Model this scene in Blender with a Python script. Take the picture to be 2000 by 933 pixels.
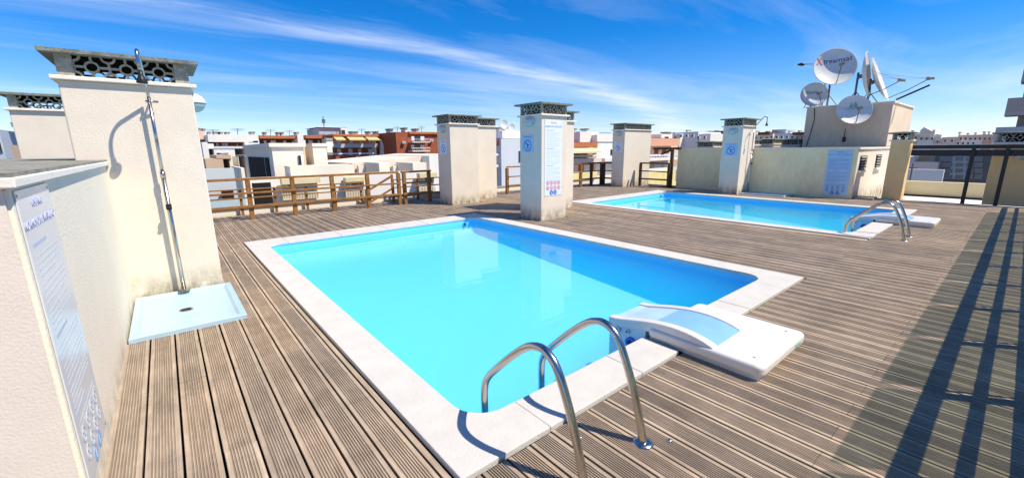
import bpy, math, random
from mathutils import Vector, Matrix
random.seed(7)
for o in list(bpy.data.objects): bpy.data.objects.remove(o)
SC = bpy.context.scene
COL = SC.collection
R = math.radians

# ---------------------------------------------------------------- camera
YAW, PITCH, ROLL, FPX, HCAM = R(39.3935), R(12.2092), R(-0.6007), 813.3, 1.6
_f = Vector((math.sin(YAW)*math.cos(PITCH), math.cos(YAW)*math.cos(PITCH), -math.sin(PITCH)))
_r0 = Vector((math.cos(YAW), -math.sin(YAW), 0)); _u0 = _r0.cross(_f)
_r = _r0*math.cos(ROLL) + _u0*math.sin(ROLL); _u = _u0*math.cos(ROLL) - _r0*math.sin(ROLL)
CAM = Vector((0, 0, HCAM))
cd = bpy.data.cameras.new('camera'); cam = bpy.data.objects.new('camera', cd); COL.objects.link(cam)
cam.matrix_world = Matrix(((_r.x, _u.x, -_f.x, 0), (_r.y, _u.y, -_f.y, 0), (_r.z, _u.z, -_f.z, HCAM), (0, 0, 0, 1)))
cd.sensor_width = 36; cd.lens = 36*FPX/2000; cd.clip_start = .05; cd.clip_end = 9000
SC.camera = cam
SC.render.resolution_x, SC.render.resolution_y = 1024, 477

# ---------------------------------------------------------------- light, sky, exposure
SUN_EL = R(55); SH = Vector((-.588, .809, 0))           # horizontal direction in which shadows fall
to_sun = Vector((-SH.x*math.cos(SUN_EL), -SH.y*math.cos(SUN_EL), math.sin(SUN_EL)))
sl = bpy.data.lights.new('sun', 'SUN'); sl.energy = 4.7; sl.angle = R(.53); sl.color = (1, .91, .77)
so = bpy.data.objects.new('sun', sl); COL.objects.link(so)
so.rotation_euler = (-to_sun).to_track_quat('-Z', 'Y').to_euler(); so.location = (0, -20, 30)
SC.view_settings.view_transform = 'Standard'; SC.view_settings.look = 'None'
SC.view_settings.exposure = 0.50; SC.view_settings.gamma = 1; SC.view_settings.use_curve_mapping = False

W = bpy.data.worlds.new('World'); SC.world = W; W.use_nodes = True
nt = W.node_tree; N = nt.nodes; L = nt.links; N.clear()
def wn(t, **k):
    n = N.new(t)
    for a, b in k.items(): setattr(n, a, b)
    return n
def wm(op, a, b=None, c=None):
    n = N.new('ShaderNodeMath'); n.operation = op
    for i, v in enumerate((a, b, c)):
        if v is None: continue
        if isinstance(v, (int, float)): n.inputs[i].default_value = v
        else: L.new(v, n.inputs[i])
    return n.outputs[0]
sky = wn('ShaderNodeTexSky'); sky.sky_type = 'NISHITA'; sky.sun_disc = False
sky.sun_elevation = SUN_EL; sky.sun_rotation = math.atan2(to_sun.x, to_sun.y)
sky.altitude = 50; sky.air_density = 1.0; sky.dust_density = .0; sky.ozone_density = 1.0
gn = wn('ShaderNodeMix'); gn.data_type = 'RGBA'; gn.blend_type = 'MULTIPLY'; gn.inputs['Factor'].default_value = 1
L.new(sky.outputs[0], gn.inputs['A']); gn.inputs['B'].default_value = (.82, .93, 1.22, 1)          # the camera's cool white balance
hs = wn('ShaderNodeHueSaturation'); hs.inputs['Saturation'].default_value = 1.40; hs.inputs['Value'].default_value = 1.0
L.new(gn.outputs['Result'], hs.inputs['Color'])
tc = wn('ShaderNodeTexCoord'); sx = wn('ShaderNodeSeparateXYZ'); L.new(tc.outputs['Generated'], sx.inputs[0])
zz = wm('ADD', wm('MAXIMUM', sx.outputs[2], 0.0), .03)
px_ = wm('DIVIDE', sx.outputs[0], zz); py_ = wm('DIVIDE', sx.outputs[1], zz)     # a flat cloud layer seen from below
cb = wn('ShaderNodeCombineXYZ'); L.new(px_, cb.inputs[0]); L.new(py_, cb.inputs[1])
mp = wn('ShaderNodeMapping'); mp.inputs['Rotation'].default_value = (0, 0, R(-10)); mp.inputs['Scale'].default_value = (.16, .62, 1)
L.new(cb.outputs[0], mp.inputs[0])
n1 = wn('ShaderNodeTexNoise'); n1.inputs['Scale'].default_value = 1.2; n1.inputs['Detail'].default_value = 8; n1.inputs['Roughness'].default_value = .58; n1.inputs['Distortion'].default_value = .6
L.new(mp.outputs[0], n1.inputs['Vector'])
n2 = wn('ShaderNodeTexNoise'); n2.inputs['Scale'].default_value = .8; n2.inputs['Detail'].default_value = 5
L.new(cb.outputs[0], n2.inputs['Vector'])
n3 = wn('ShaderNodeTexNoise'); n3.inputs['Scale'].default_value = 3.6; n3.inputs['Detail'].default_value = 7; n3.inputs['Roughness'].default_value = .65
L.new(mp.outputs[0], n3.inputs['Vector'])
# one long band of cirrus: y = 3.52 + .024 x^2 in the layer
tt = wm('SUBTRACT', py_, wm('ADD', 3.50, wm('MULTIPLY', wm('MULTIPLY', px_, px_), .024)))
tt = wm('ADD', tt, wm('MULTIPLY', wm('SUBTRACT', n2.outputs[0], .5), .55))
wd = wm('ADD', .12, wm('MULTIPLY', wm('ABSOLUTE', px_), .045))
q = wm('DIVIDE', tt, wd); band = wm('POWER', 2.718, wm('MULTIPLY', wm('MULTIPLY', q, q), -1.0))
band = wm('MULTIPLY', band, wm('MULTIPLY_ADD', n3.outputs[0], 2.6, -.72))
rmp = wn('ShaderNodeValToRGB'); rmp.color_ramp.elements[0].position = .44; rmp.color_ramp.elements[1].position = .80
L.new(n1.outputs[0], rmp.inputs[0])
# thin veil, thicker towards +X (the right of the view) as in the photograph's sky
veil = wm('MULTIPLY', rmp.outputs[0], .38)
hz = wm('POWER', wm('SUBTRACT', 1.0, wm('MINIMUM', wm('MAXIMUM', sx.outputs[2], 0.0), 1.0)), 9.0)
cov = wm('MINIMUM', wm('ADD', wm('ADD', wm('MULTIPLY', band, .62), veil), wm('MULTIPLY', hz, .22)), .8)
mx = wn('ShaderNodeMix'); mx.data_type = 'RGBA'
L.new(cov, mx.inputs['Factor']); L.new(hs.outputs[0], mx.inputs['A']); mx.inputs['B'].default_value = (7.6, 8.3, 9.6, 1)
bg = wn('ShaderNodeBackground'); bg.inputs['Strength'].default_value = .092
L.new(mx.outputs['Result'], bg.inputs[0]); wo = wn('ShaderNodeOutputWorld'); L.new(bg.outputs[0], wo.inputs[0])
SC.render.engine = 'CYCLES'; SC.cycles.max_bounces = 10; SC.cycles.transparent_max_bounces = 16; SC.cycles.diffuse_bounces = 6; SC.cycles.volume_bounces = 6

# ---------------------------------------------------------------- measuring helpers
def ray(px, py): return _f + _r*((px-1000)/FPX) - _u*((py-466.5)/FPX)
def meas(px, py, ax, val):
    """surveyed point: where the sight line through a photo point meets a wall plane of known distance"""
    d = ray(px, py); return CAM + d*((val-CAM[ax])/d[ax])

# ---------------------------------------------------------------- materials
MATS = {}
def mat(name, col, rough=.8, metal=0, var=.08, scale=6, bump=0, bscale=60, stain=None, spec=.3):
    if name in MATS: return MATS[name]
    m = bpy.data.materials.new(name); m.use_nodes = True; t = m.node_tree; b = t.nodes['Principled BSDF']
    b.inputs['Roughness'].default_value = rough; b.inputs['Metallic'].default_value = metal; b.inputs['Specular IOR Level'].default_value = spec
    g = t.nodes.new('ShaderNodeNewGeometry')
    n = t.nodes.new('ShaderNodeTexNoise'); n.inputs['Scale'].default_value = scale; n.inputs['Detail'].default_value = 6; n.inputs['Roughness'].default_value = .6
    t.links.new(g.outputs['Position'], n.inputs['Vector'])
    r = t.nodes.new('ShaderNodeValToRGB'); r.color_ramp.elements[0].position = .3; r.color_ramp.elements[1].position = .7
    r.color_ramp.elements[0].color = [c*(1-var) for c in col]+[1]; r.color_ramp.elements[1].color = [min(1, c*(1+var)) for c in col]+[1]
    t.links.new(n.outputs[0], r.inputs[0]); out = r.outputs[0]
    if stain:                                     # grime and mould: (z0, z1, colour, amount)
        z0, z1, sc, am = stain
        s = t.nodes.new('ShaderNodeSeparateXYZ'); t.links.new(g.outputs['Position'], s.inputs[0])
        mr = t.nodes.new('ShaderNodeMapRange'); mr.inputs[1].default_value = z1; mr.inputs[2].default_value = z0; t.links.new(s.outputs[2], mr.inputs[0])
        n2 = t.nodes.new('ShaderNodeTexNoise'); n2.inputs['Scale'].default_value = 5; n2.inputs['Detail'].default_value = 8; n2.inputs['Roughness'].default_value = .7
        mpn = t.nodes.new('ShaderNodeMapping'); mpn.inputs['Scale'].default_value = (1.6, 1.6, .7)
        t.links.new(g.outputs['Position'], mpn.inputs[0]); t.links.new(mpn.outputs[0], n2.inputs['Vector'])
        ma = t.nodes.new('ShaderNodeMath'); ma.operation = 'MULTIPLY'; t.links.new(mr.outputs[0], ma.inputs[0])
        cr = t.nodes.new('ShaderNodeValToRGB'); cr.color_ramp.elements[0].position = .36; cr.color_ramp.elements[1].position = .62
        t.links.new(n2.outputs[0], cr.inputs[0]); t.links.new(cr.outputs[0], ma.inputs[1])
        m2 = t.nodes.new('ShaderNodeMath'); m2.operation = 'MULTIPLY'; m2.inputs[1].default_value = am; t.links.new(ma.outputs[0], m2.inputs[0])
        mi = t.nodes.new('ShaderNodeMix'); mi.data_type = 'RGBA'; t.links.new(m2.outputs[0], mi.inputs['Factor']); t.links.new(out, mi.inputs['A']); mi.inputs['B'].default_value = (*sc, 1)
        out = mi.outputs['Result']
    t.links.new(out, b.inputs['Base Color'])
    if bump:
        nb = t.nodes.new('ShaderNodeTexNoise'); nb.inputs['Scale'].default_value = bscale; nb.inputs['Detail'].default_value = 4
        t.links.new(g.outputs['Position'], nb.inputs['Vector'])
        bu = t.nodes.new('ShaderNodeBump'); bu.inputs['Strength'].default_value = bump; bu.inputs['Distance'].default_value = .012
        t.links.new(nb.outputs[0], bu.inputs['Height']); t.links.new(bu.outputs[0], b.inputs['Normal'])
    MATS[name] = m; return m

STUCCO = mat('cream_stucco', (.71, .63, .515), .9, var=.045, scale=3, bump=.28, bscale=55, stain=(.0, .32, (.17, .14, .05), 1.0))
STUCCO2 = mat('streaked_stucco', (.86, .74, .46), .9, var=.06, scale=1.6, bump=.3, bscale=50, stain=(.9, 1.7, (.60, .53, .33), .5))  # brighter and yellower base colour makes up for the hut wall's shade
STUCCOP = mat('rough_stucco', (.73, .635, .535), .9, var=.04, scale=5, bump=.18, bscale=85)
TRIM = mat('painted_ledge', (.78, .72, .62), .8, var=.05, scale=8, bump=.2)
CONC = mat('weathered_concrete', (.30, .30, .25), .95, var=.35, scale=14, bump=.6, bscale=70)
CAPM = mat('lichen_cap', (.20, .21, .18), .95, var=.4, scale=18, bump=.6, bscale=80)
BLOCK = mat('breeze_block_concrete', (.36, .35, .28), .95, var=.3, scale=20, bump=.5, bscale=90)
SOOT_SHADE = mat('soot_and_shade_black', (.015, .014, .013), .95)  # black for flue soot and for shade inside grilles and openings
ROOFM = mat('roofing_felt', (.25, .24, .20), .95, var=.4, scale=9, bump=.8, bscale=30)
STONE = mat('coping_stone', (.545, .52, .48), .75, var=.07, scale=5, bump=.25, bscale=60)
LINER = mat('pool_liner', (.12, .56, .90), .6, var=.02, scale=1)
CHROME = mat('stainless_steel', (.50, .47, .43), .2, 1, var=.06, scale=20)
PLAST = mat('white_plastic', (.66, .63, .60), .35, var=.03, scale=10, spec=.5)
PLASTD = mat('dull_plastic', (.68, .68, .66), .5, var=.1, scale=8)
BLUEP = mat('blue_lid_plastic', (.22, .43, .74), .3, var=.06, scale=6, spec=.5)
TRAYM = mat('shower_tray_ceramic', (.38, .53, .63), .3, var=.05, scale=5, spec=.5)
BLACK = mat('black_plastic', (.02, .02, .022), .4)
DARKST = mat('galvanised_steel', (.16, .165, .17), .5, .6, var=.2, scale=14)
TIMBER = mat('golden_timber', (.27, .125, .035), .6, var=.3, scale=7, bump=.2, bscale=40)
TIMBERD = mat('darkened_timber', (.075, .042, .025), .7, var=.35, scale=7, bump=.2, bscale=40)  # same wood as the golden timber, coloured dark for backlight
FENCEM = mat('black_metal', (.03, .03, .03), .5)
DISHM = mat('dish_paint', (.66, .67, .66), .5, var=.07, scale=5)
RUST = mat('rusted_paint', (.45, .28, .16), .8, var=.5, scale=10)
PAPER = mat('sign_panel', (.70, .77, .88), .35, var=.02, scale=3, spec=.5)
PAPERB = mat('blue_panel', (.36, .56, .76), .35, var=.08, scale=3, spec=.5)  # PAPERB is an even blue panel colour
PAPERG = mat('bleached_panel', (.60, .63, .66), .22, var=.03, scale=3, spec=.5)
INKB = mat('blue_ink', (.10, .20, .55), .6); INKR = mat('red_ink', (.66, .12, .12), .6); INKG = mat('grey_ink', (.40, .45, .54), .6); INKD = mat('navy_ink', (.03, .05, .16), .6)
INKLG = mat('pale_ink', (.46, .52, .62), .6); INKGR = mat('green_ink', (.22, .42, .36), .6); INKBR = mat('bright_blue_ink', (.02, .16, .62), .5)
WHITEW = mat('white_render', (.78, .74, .68), .9, var=.05, scale=.5); GREYW = mat('grey_render', (.42, .45, .47), .9, var=.06, scale=.6)
CREAMW = mat('cream_render', (.78, .72, .60), .9, var=.04, scale=.4); TANW = mat('tan_render', (.56, .41, .28), .9, var=.07, scale=.5)
PINKW = mat('pink_render', (.70, .48, .37), .9, var=.07, scale=.5); TERRA = mat('terracotta', (.44, .15, .065), .85, var=.14, scale=1.2)
BRICKR = mat('red_brick', (.30, .085, .04), .9, var=.15, scale=1.5); ORANGE = mat('orange_render', (.70, .34, .12), .9, var=.07, scale=.6)
AWN = mat('awning_canvas', (.70, .46, .20), .9, var=.08, scale=2); YELL = mat('yellow_render', (.78, .66, .30), .9, var=.1, scale=1)
DARKG = mat('dark_glass', (.02, .022, .025), .12, spec=.6); SHUT = mat('white_shutter', (.62, .64, .66), .7); STREETM = mat('street_ground', (.17, .16, .15), .95, var=.2, scale=.05)
PEACH = mat('peach_render', (.74, .60, .50), .9, var=.06, scale=.3); FACG = mat('grey_cladding', (.13, .135, .13), .6, var=.15, scale=.6)
MUST = mat('ochre_render', (.66, .57, .34), .9, var=.08, scale=.8, stain=(-.6, -.2, (.25, .2, .1), .4)); OCHRE = mat('warm_ochre_stucco', (.80, .56, .27), .9, var=.06, scale=2, bump=.5, bscale=50)
FLOORW = mat('white_roof_paint', (.70, .70, .70), .8, var=.05, scale=2); SUBFL = mat('under_deck_shade_black', (.022, .02, .018), .95)

def glass_mat(name, tint, refl=1.33, bump=0, scatter=None):
    m = bpy.data.materials.new(name); m.use_nodes = True; t = m.node_tree; t.nodes.clear()
    o = t.nodes.new('ShaderNodeOutputMaterial'); mxs = t.nodes.new('ShaderNodeMixShader'); tr = t.nodes.new('ShaderNodeBsdfTransparent'); gl = t.nodes.new('ShaderNodeBsdfGlossy'); fr = t.nodes.new('ShaderNodeFresnel')
    tr.inputs[0].default_value = (*tint, 1); gl.inputs['Roughness'].default_value = .01; 
    ge = t.nodes.new('ShaderNodeNewGeometry'); io = t.nodes.new('ShaderNodeMapRange'); io.inputs[3].default_value = refl; io.inputs[4].default_value = 1/refl     # thin sheet: same reflectance from both sides
    t.links.new(ge.outputs['Backfacing'], io.inputs[0]); t.links.new(io.outputs[0], fr.inputs[0])
    t.links.new(fr.outputs[0], mxs.inputs[0]); t.links.new(tr.outputs[0], mxs.inputs[1]); t.links.new(gl.outputs[0], mxs.inputs[2]); t.links.new(mxs.outputs[0], o.inputs[0])
    if bump:
        g = t.nodes.new('ShaderNodeNewGeometry'); n = t.nodes.new('ShaderNodeTexNoise'); n.inputs['Scale'].default_value = 2.2; n.inputs['Detail'].default_value = 3
        t.links.new(g.outputs['Position'], n.inputs['Vector']); b = t.nodes.new('ShaderNodeBump'); b.inputs['Strength'].default_value = bump; b.inputs['Distance'].default_value = .02
        t.links.new(n.outputs[0], b.inputs['Height']); t.links.new(b.outputs[0], gl.inputs['Normal']); t.links.new(b.outputs[0], fr.inputs['Normal'])
    if scatter:                                    # slightly milky treated water
        vs = t.nodes.new('ShaderNodeVolumeScatter'); vs.inputs['Color'].default_value = (*scatter[0], 1); vs.inputs['Density'].default_value = scatter[1]; vs.inputs['Anisotropy'].default_value = .2
        t.links.new(vs.outputs[0], o.inputs['Volume'])
    return m
WATER = glass_mat('pool_water', (.93, .99, 1.0), 1.24, .05, ((.03, .93, .97), .45))
GLASS = glass_mat('smoked_glass', (.72, .76, .66), 1.45)

def deck_mat():
    m = bpy.data.materials.new('ribbed_decking'); m.use_nodes = True; t = m.node_tree; nn = t.nodes; ll = t.links; b = nn['Principled BSDF']
    b.inputs['Roughness'].default_value = .75; b.inputs['Specular IOR Level'].default_value = .25
    g = nn.new('ShaderNodeNewGeometry'); s = nn.new('ShaderNodeSeparateXYZ'); ll.new(g.outputs['Position'], s.inputs[0])
    def mth(op, a, bb=None):
        n = nn.new('ShaderNodeMath'); n.operation = op
        for i, v in enumerate((a, bb)):
            if v is None: continue
            if isinstance(v, (int, float)): n.inputs[i].default_value = v
            else: ll.new(v, n.inputs[i])
        return n.outputs[0]
    ix = mth('FLOOR', mth('DIVIDE', mth('SUBTRACT', s.outputs[0], -.139), .165))
    par = mth('MODULO', mth('ADD', ix, 1000), 2)
    iy = mth('FLOOR', mth('DIVIDE', mth('SUBTRACT', mth('SUBTRACT', s.outputs[1], .45), mth('MULTIPLY', mth('SUBTRACT', 1.0, par), 1.04)), 2.08))
    c = nn.new('ShaderNodeCombineXYZ'); ll.new(ix, c.inputs[0]); ll.new(iy, c.inputs[1])
    wn_ = nn.new('ShaderNodeTexWhiteNoise'); wn_.noise_dimensions = '2D'; ll.new(c.outputs[0], wn_.inputs['Vector'])
    r = nn.new('ShaderNodeValToRGB'); e = r.color_ramp.elements
    e[0].position = 0; e[0].color = (.34, .265, .195, 1); e[1].position = 1; e[1].color = (.46, .36, .26, 1)
    x = e.new(.35); x.color = (.39, .31, .23, 1); x = e.new(.75); x.color = (.43, .325, .23, 1)
    ll.new(wn_.outputs[0], r.inputs[0])
    mpn = nn.new('ShaderNodeMapping'); mpn.inputs['Scale'].default_value = (30, 1.3, 1); ll.new(g.outputs['Position'], mpn.inputs[0])
    n1 = nn.new('ShaderNodeTexNoise'); n1.inputs['Scale'].default_value = 2.2; n1.inputs['Detail'].default_value = 6; n1.inputs['Roughness'].default_value = .65; ll.new(mpn.outputs[0], n1.inputs['Vector'])
    n2 = nn.new('ShaderNodeTexNoise'); n2.inputs['Scale'].default_value = 2.4; n2.inputs['Detail'].default_value = 7; n2.inputs['Roughness'].default_value = .7; ll.new(g.outputs['Position'], n2.inputs['Vector'])
    def mul(a, fac, lo, hi):
        rr = nn.new('ShaderNodeMapRange'); rr.inputs[1].default_value = .3; rr.inputs[2].default_value = .7; rr.inputs[3].default_value = lo; rr.inputs[4].default_value = hi; ll.new(fac, rr.inputs[0])
        mm = nn.new('ShaderNodeVectorMath'); mm.operation = 'SCALE'; ll.new(a, mm.inputs[0]); ll.new(rr.outputs[0], mm.inputs['Scale']); return mm.outputs[0]
    o = mul(r.outputs[0], n1.outputs[0], .72, 1.22); o = mul(o, n2.outputs[0], .74, 1.2)
    # grooves darkened with depth, for dirt and painted self-shadow
    zr = nn.new('ShaderNodeMapRange'); zr.inputs[1].default_value = -.006; zr.inputs[2].default_value = -.0005; zr.inputs[3].default_value = .6; zr.inputs[4].default_value = 1.0; ll.new(s.outputs[2], zr.inputs[0])
    mm = nn.new('ShaderNodeVectorMath'); mm.operation = 'SCALE'; ll.new(o, mm.inputs[0]); ll.new(zr.outputs[0], mm.inputs['Scale'])
    ll.new(mm.outputs[0], b.inputs['Base Color'])
    bu = nn.new('ShaderNodeBump'); bu.inputs['Strength'].default_value = .25; bu.inputs['Distance'].default_value = .004; ll.new(n1.outputs[0], bu.inputs['Height']); ll.new(bu.outputs[0], b.inputs['Normal'])
    return m
DECK = deck_mat()

# ---------------------------------------------------------------- mesh builder
class MB:
    def __init__(s, M=None): s.v = []; s.f = []; s.M = M
    def add(s, vs, fs):
        k = len(s.v)
        for p in vs:
            p = Vector(p); s.v.append(s.M @ p if s.M else p)
        s.f += [tuple(i+k for i in f) for f in fs]; return s
    def box(s, x0, x1, y0, y1, z0, z1):
        return s.add([(x0,y0,z0),(x1,y0,z0),(x1,y1,z0),(x0,y1,z0),(x0,y0,z1),(x1,y0,z1),(x1,y1,z1),(x0,y1,z1)],
                     [(3,2,1,0),(4,5,6,7),(0,1,5,4),(1,2,6,5),(2,3,7,6),(3,0,4,7)])
    def prism(s, poly, z0, z1):                       # counter-clockwise polygon
        n = len(poly)
        return s.add([(x,y,z0) for x,y in poly]+[(x,y,z1) for x,y in poly],
                     [tuple(range(n-1,-1,-1)), tuple(range(n,2*n))]+[(i,(i+1)%n,n+(i+1)%n,n+i) for i in range(n)])
    def beam(s, a, b, w, h, up=(0,0,1)):
        a, b = Vector(a), Vector(b); d = (b-a).normalized(); sd = d.cross(Vector(up)).normalized(); u = sd.cross(d)
        c = [(-w/2,-h/2),(w/2,-h/2),(w/2,h/2),(-w/2,h/2)]
        return s.add([p+sd*x+u*y for p in (a,b) for x,y in c], [(3,2,1,0),(4,5,6,7)]+[(i,(i+1)%4,4+(i+1)%4,4+i) for i in range(4)])
    def tube(s, pts, rad, seg=10, caps=True):
        pts = [Vector(p) for p in pts]; rs = rad if isinstance(rad, (list, tuple)) else [rad]*len(pts); k = []; vs = []; nrm = None
        for i, p in enumerate(pts):
            t = (pts[min(i+1,len(pts)-1)]-pts[max(i-1,0)]).normalized()
            if nrm is None: nrm = t.orthogonal().normalized()
            nrm = (nrm-t*nrm.dot(t)).normalized(); bn = t.cross(nrm)
            vs += [p+(nrm*math.cos(a)+bn*math.sin(a))*rs[i] for a in [2*math.pi*j/seg for j in range(seg)]]
        fs = [(i*seg+j, i*seg+(j+1)%seg, (i+1)*seg+(j+1)%seg, (i+1)*seg+j) for i in range(len(pts)-1) for j in range(seg)]
        if caps: fs += [tuple(range(seg-1,-1,-1)), tuple(range((len(pts)-1)*seg, len(pts)*seg))]
        return s.add(vs, fs)
    def ring(s, cx, cy, r0, r1, z0, z1, a0=0, a1=2*math.pi, seg=16):   # annulus extruded in z
        full = abs(a1-a0-2*math.pi) < 1e-6; n = seg if full else seg+1; vs = []
        for i in range(n):
            a = a0+(a1-a0)*i/seg; c, d = math.cos(a), math.sin(a)
            vs += [(cx+r0*c,cy+r0*d,z0),(cx+r1*c,cy+r1*d,z0),(cx+r1*c,cy+r1*d,z1),(cx+r0*c,cy+r0*d,z1)]
        fs = []
        for i in range(seg):
            j = (i+1) % n; A, B = 4*i, 4*j
            fs += [(A+3,A+2,B+2,B+3),(A+1,B+1,B+2,A+2),(A,A+3,B+3,B),(A,B,B+1,A+1)]
        if not full: fs += [(0,1,2,3),(4*seg+3,4*seg+2,4*seg+1,4*seg)]
        return s.add(vs, fs)
    def disc(s, cx, cy, r, z0, z1, seg=20): return s.prism([(cx+r*math.cos(2*math.pi*i/seg), cy+r*math.sin(2*math.pi*i/seg)) for i in range(seg)], z0, z1)
    def lathe(s, prof, seg=24):                       # profile (radius, z) round the z axis
        vs = [(r*math.cos(2*math.pi*j/seg), r*math.sin(2*math.pi*j/seg), z) for r, z in prof for j in range(seg)]
        return s.add(vs, [(i*seg+j, i*seg+(j+1)%seg, (i+1)*seg+(j+1)%seg, (i+1)*seg+j) for i in range(len(prof)-1) for j in range(seg)])
    def mesh(s, name):
        me = bpy.data.meshes.new(name); me.from_pydata([tuple(p) for p in s.v], [], s.f); me.update(); return me
    def build(s, name, m, parent=None, smooth=False, bevel=0, seg=2):
        o = bpy.data.objects.new(name, s.mesh(name)); COL.objects.link(o); o.data.materials.append(m)
        finish(o, parent, smooth, bevel, seg); return o
def finish(o, parent=None, smooth=False, bevel=0, seg=2):
    if parent is not None:
        o.parent = parent                              # children are modelled in world space
        inv = parent.matrix_basis.inverted() if parent.parent is None else Matrix.Identity(4)
        o.matrix_parent_inverse = inv
    if smooth:
        for p in o.data.polygons: p.use_smooth = True
    if bevel:
        b = o.modifiers.new('bevel', 'BEVEL'); b.width = bevel; b.segments = seg; b.limit_method = 'ANGLE'; b.angle_limit = R(40)
def tag(o, label, cat=None, group=None, kind=None):
    o['label'] = label
    if cat: o['category'] = cat
    if group: o['group'] = group
    if kind: o['kind'] = kind
    return o
def thing(name, loc, label, cat, group=None):
    o = bpy.data.objects.new(name, None); COL.objects.link(o); o.location = loc; o.empty_display_size = .2
    return tag(o, label, cat, group)
def frame(o, right, up):
    r, u = Vector(right), Vector(up); n = r.cross(u)
    return Matrix(((r.x,u.x,n.x,o[0]),(r.y,u.y,n.y,o[1]),(r.z,u.z,n.z,o[2]),(0,0,0,1)))
def inst(name, me, m, M, parent):
    o = bpy.data.objects.new(name, me); COL.objects.link(o)
    if not me.materials: me.materials.append(m)
    finish(o, parent); o.matrix_basis = M; return o
def copy_tree(o, delta, parent=None):
    c = o.copy(); COL.objects.link(c)
    if parent is None: c.location = o.location+Vector(delta)
    else: c.parent = parent
    for ch in [x for x in bpy.data.objects if x.parent == o and x.name not in _done]:
        copy_tree(ch, delta, c)
    return c
_done = set()
def text(body, size, M, m, parent, name='lettering', align='CENTER', z=.001, shear=0, sx=1):
    cu = bpy.data.curves.new('t', 'FONT'); cu.body = body; cu.size = size; cu.align_x = align; cu.align_y = 'CENTER'; cu.extrude = .0008; cu.shear = shear; cu.resolution_u = 3
    t = bpy.data.objects.new('t', cu); COL.objects.link(t)
    me = bpy.data.meshes.new_from_object(t.evaluated_get(bpy.context.evaluated_depsgraph_get()))
    bpy.data.objects.remove(t); bpy.data.curves.remove(cu)
    me.materials.clear()
    me.transform(M @ Matrix.Translation((0,0,z)) @ Matrix.Diagonal((sx,1,1,1)))
    o = bpy.data.objects.new(name, me); COL.objects.link(o); me.materials.append(m); finish(o, parent); return o

# ================================================================ ground and the roof we stand on
g = MB().add([(-4000,-4000,-15),(4000,-4000,-15),(4000,4000,-15),(-4000,4000,-15)], [(0,1,2,3)]).build('ground', STREETM); tag(g, 'street level ground far below the roof terrace', kind='structure')
own = thing('apartment_block', (8,5,-15), 'cream apartment block below carrying the roof terrace and its parapets', 'building')
MB().box(-9,24.5,-2,12.62,-15,-1.2).build('wall', CREAMW, own)
slab = MB()                                     # slab blackened as shade for the board gaps, open at the pools
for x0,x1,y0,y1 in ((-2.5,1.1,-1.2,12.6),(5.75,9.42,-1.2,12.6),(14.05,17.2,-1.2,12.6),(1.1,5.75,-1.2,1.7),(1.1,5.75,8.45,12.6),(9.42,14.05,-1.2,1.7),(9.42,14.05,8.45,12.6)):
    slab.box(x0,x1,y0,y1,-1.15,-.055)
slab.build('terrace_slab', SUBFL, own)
pp = MB().box(-2.5,15.2,12.72,12.95,-1.1,.15).build('parapet', CREAMW, own)
MB().box(-2.5,15.2,13.5,16.5,-1.1,-.30).build('parapet', CREAMW, own)
MB().box(-2.5,15.2,12.70,12.97,.1505,.175).build('parapet_flashing', CONC, own)

# ---------------------------------------------------------------- deck of ribbed boards
PITCH_B, X0B = .165, -.139
bw, gap = .153, .012
def board_profile():
    pts = [(0,-.024),(0,-.002),(.002,0)]
    ng, gp = 8, .0138; st = (bw-ng*gp)/2
    for i in range(ng):
        a = st+i*gp; pts += [(a+.002,0),(a+.0045,-.006),(a+.0085,-.006),(a+.011,0)]
    return pts+[(bw-.002,0),(bw,-.002),(bw,-.024)]
PROF = board_profile()
_bm = {}
def board_geo(mb, x, y0, y1, w=None):
    pr = PROF if w is None else [(px, z) for px, z in PROF if px <= w-.001]+[(w,0),(w,-.024)]
    n = len(pr)
    mb.add([(x+a,y0,z) for a,z in pr]+[(x+a,y1,z) for a,z in pr], [(i+1,i,n+i,n+i+1) for i in range(n-1)]+[tuple(range(n)), tuple(range(2*n-1,n-1,-1))])
CO1 = (.905,5.865,1.512,8.625); DX2 = 8.36     # outer rectangle of pool 1's coping, shift to pool 2
def spans(x0, x1):
    """stretches of deck along y for the strip x0..x1"""
    out = [(-.48, 12.64)]
    def cut(a, b):
        nonlocal out; o2 = []
        for s, e in out:
            if b <= s or a >= e: o2.append((s,e)); continue
            if s < a: o2.append((s,a))
            if b < e: o2.append((b,e))
        out = o2
    xm = (x0+x1)/2
    for dx in (0, DX2):
        if CO1[0]+dx-.03 < xm+.06 and xm-.06 < CO1[1]+dx+.012: cut(CO1[2]-.012, CO1[3]+.012)
    if xm < -.46: cut(2.38, 12.7)
    for c in CHIM_FOOT:
        if c[0]-.06 < xm < c[1]+.06: cut(c[2]-.004, c[3]+.004)
    if xm > 15.5: cut(8.9, 12.7)
    if xm > 14.85: cut(11.3, 12.7)
    if xm > 15.93: cut(3.2, 12.7)
    return out
CHIM_FOOT = [(-.46,.36,6.0,6.75),(6.40,7.20,6.75,7.47),(7.5,8.6,7.8,8.5),(6.38,7.36,10.5,11.22),(7.45,8.57,11.2,11.9),(14.6,16.5,10.5,11.1),(14.95,15.95,6.1,6.75),(16.7,17.1,2.18,2.62)]
deck = tag(bpy.data.objects.new('deck', None), 'weathered brown ribbed timber decking round both pools', kind='structure'); COL.objects.link(deck)
pieces = []
k = -3
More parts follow.
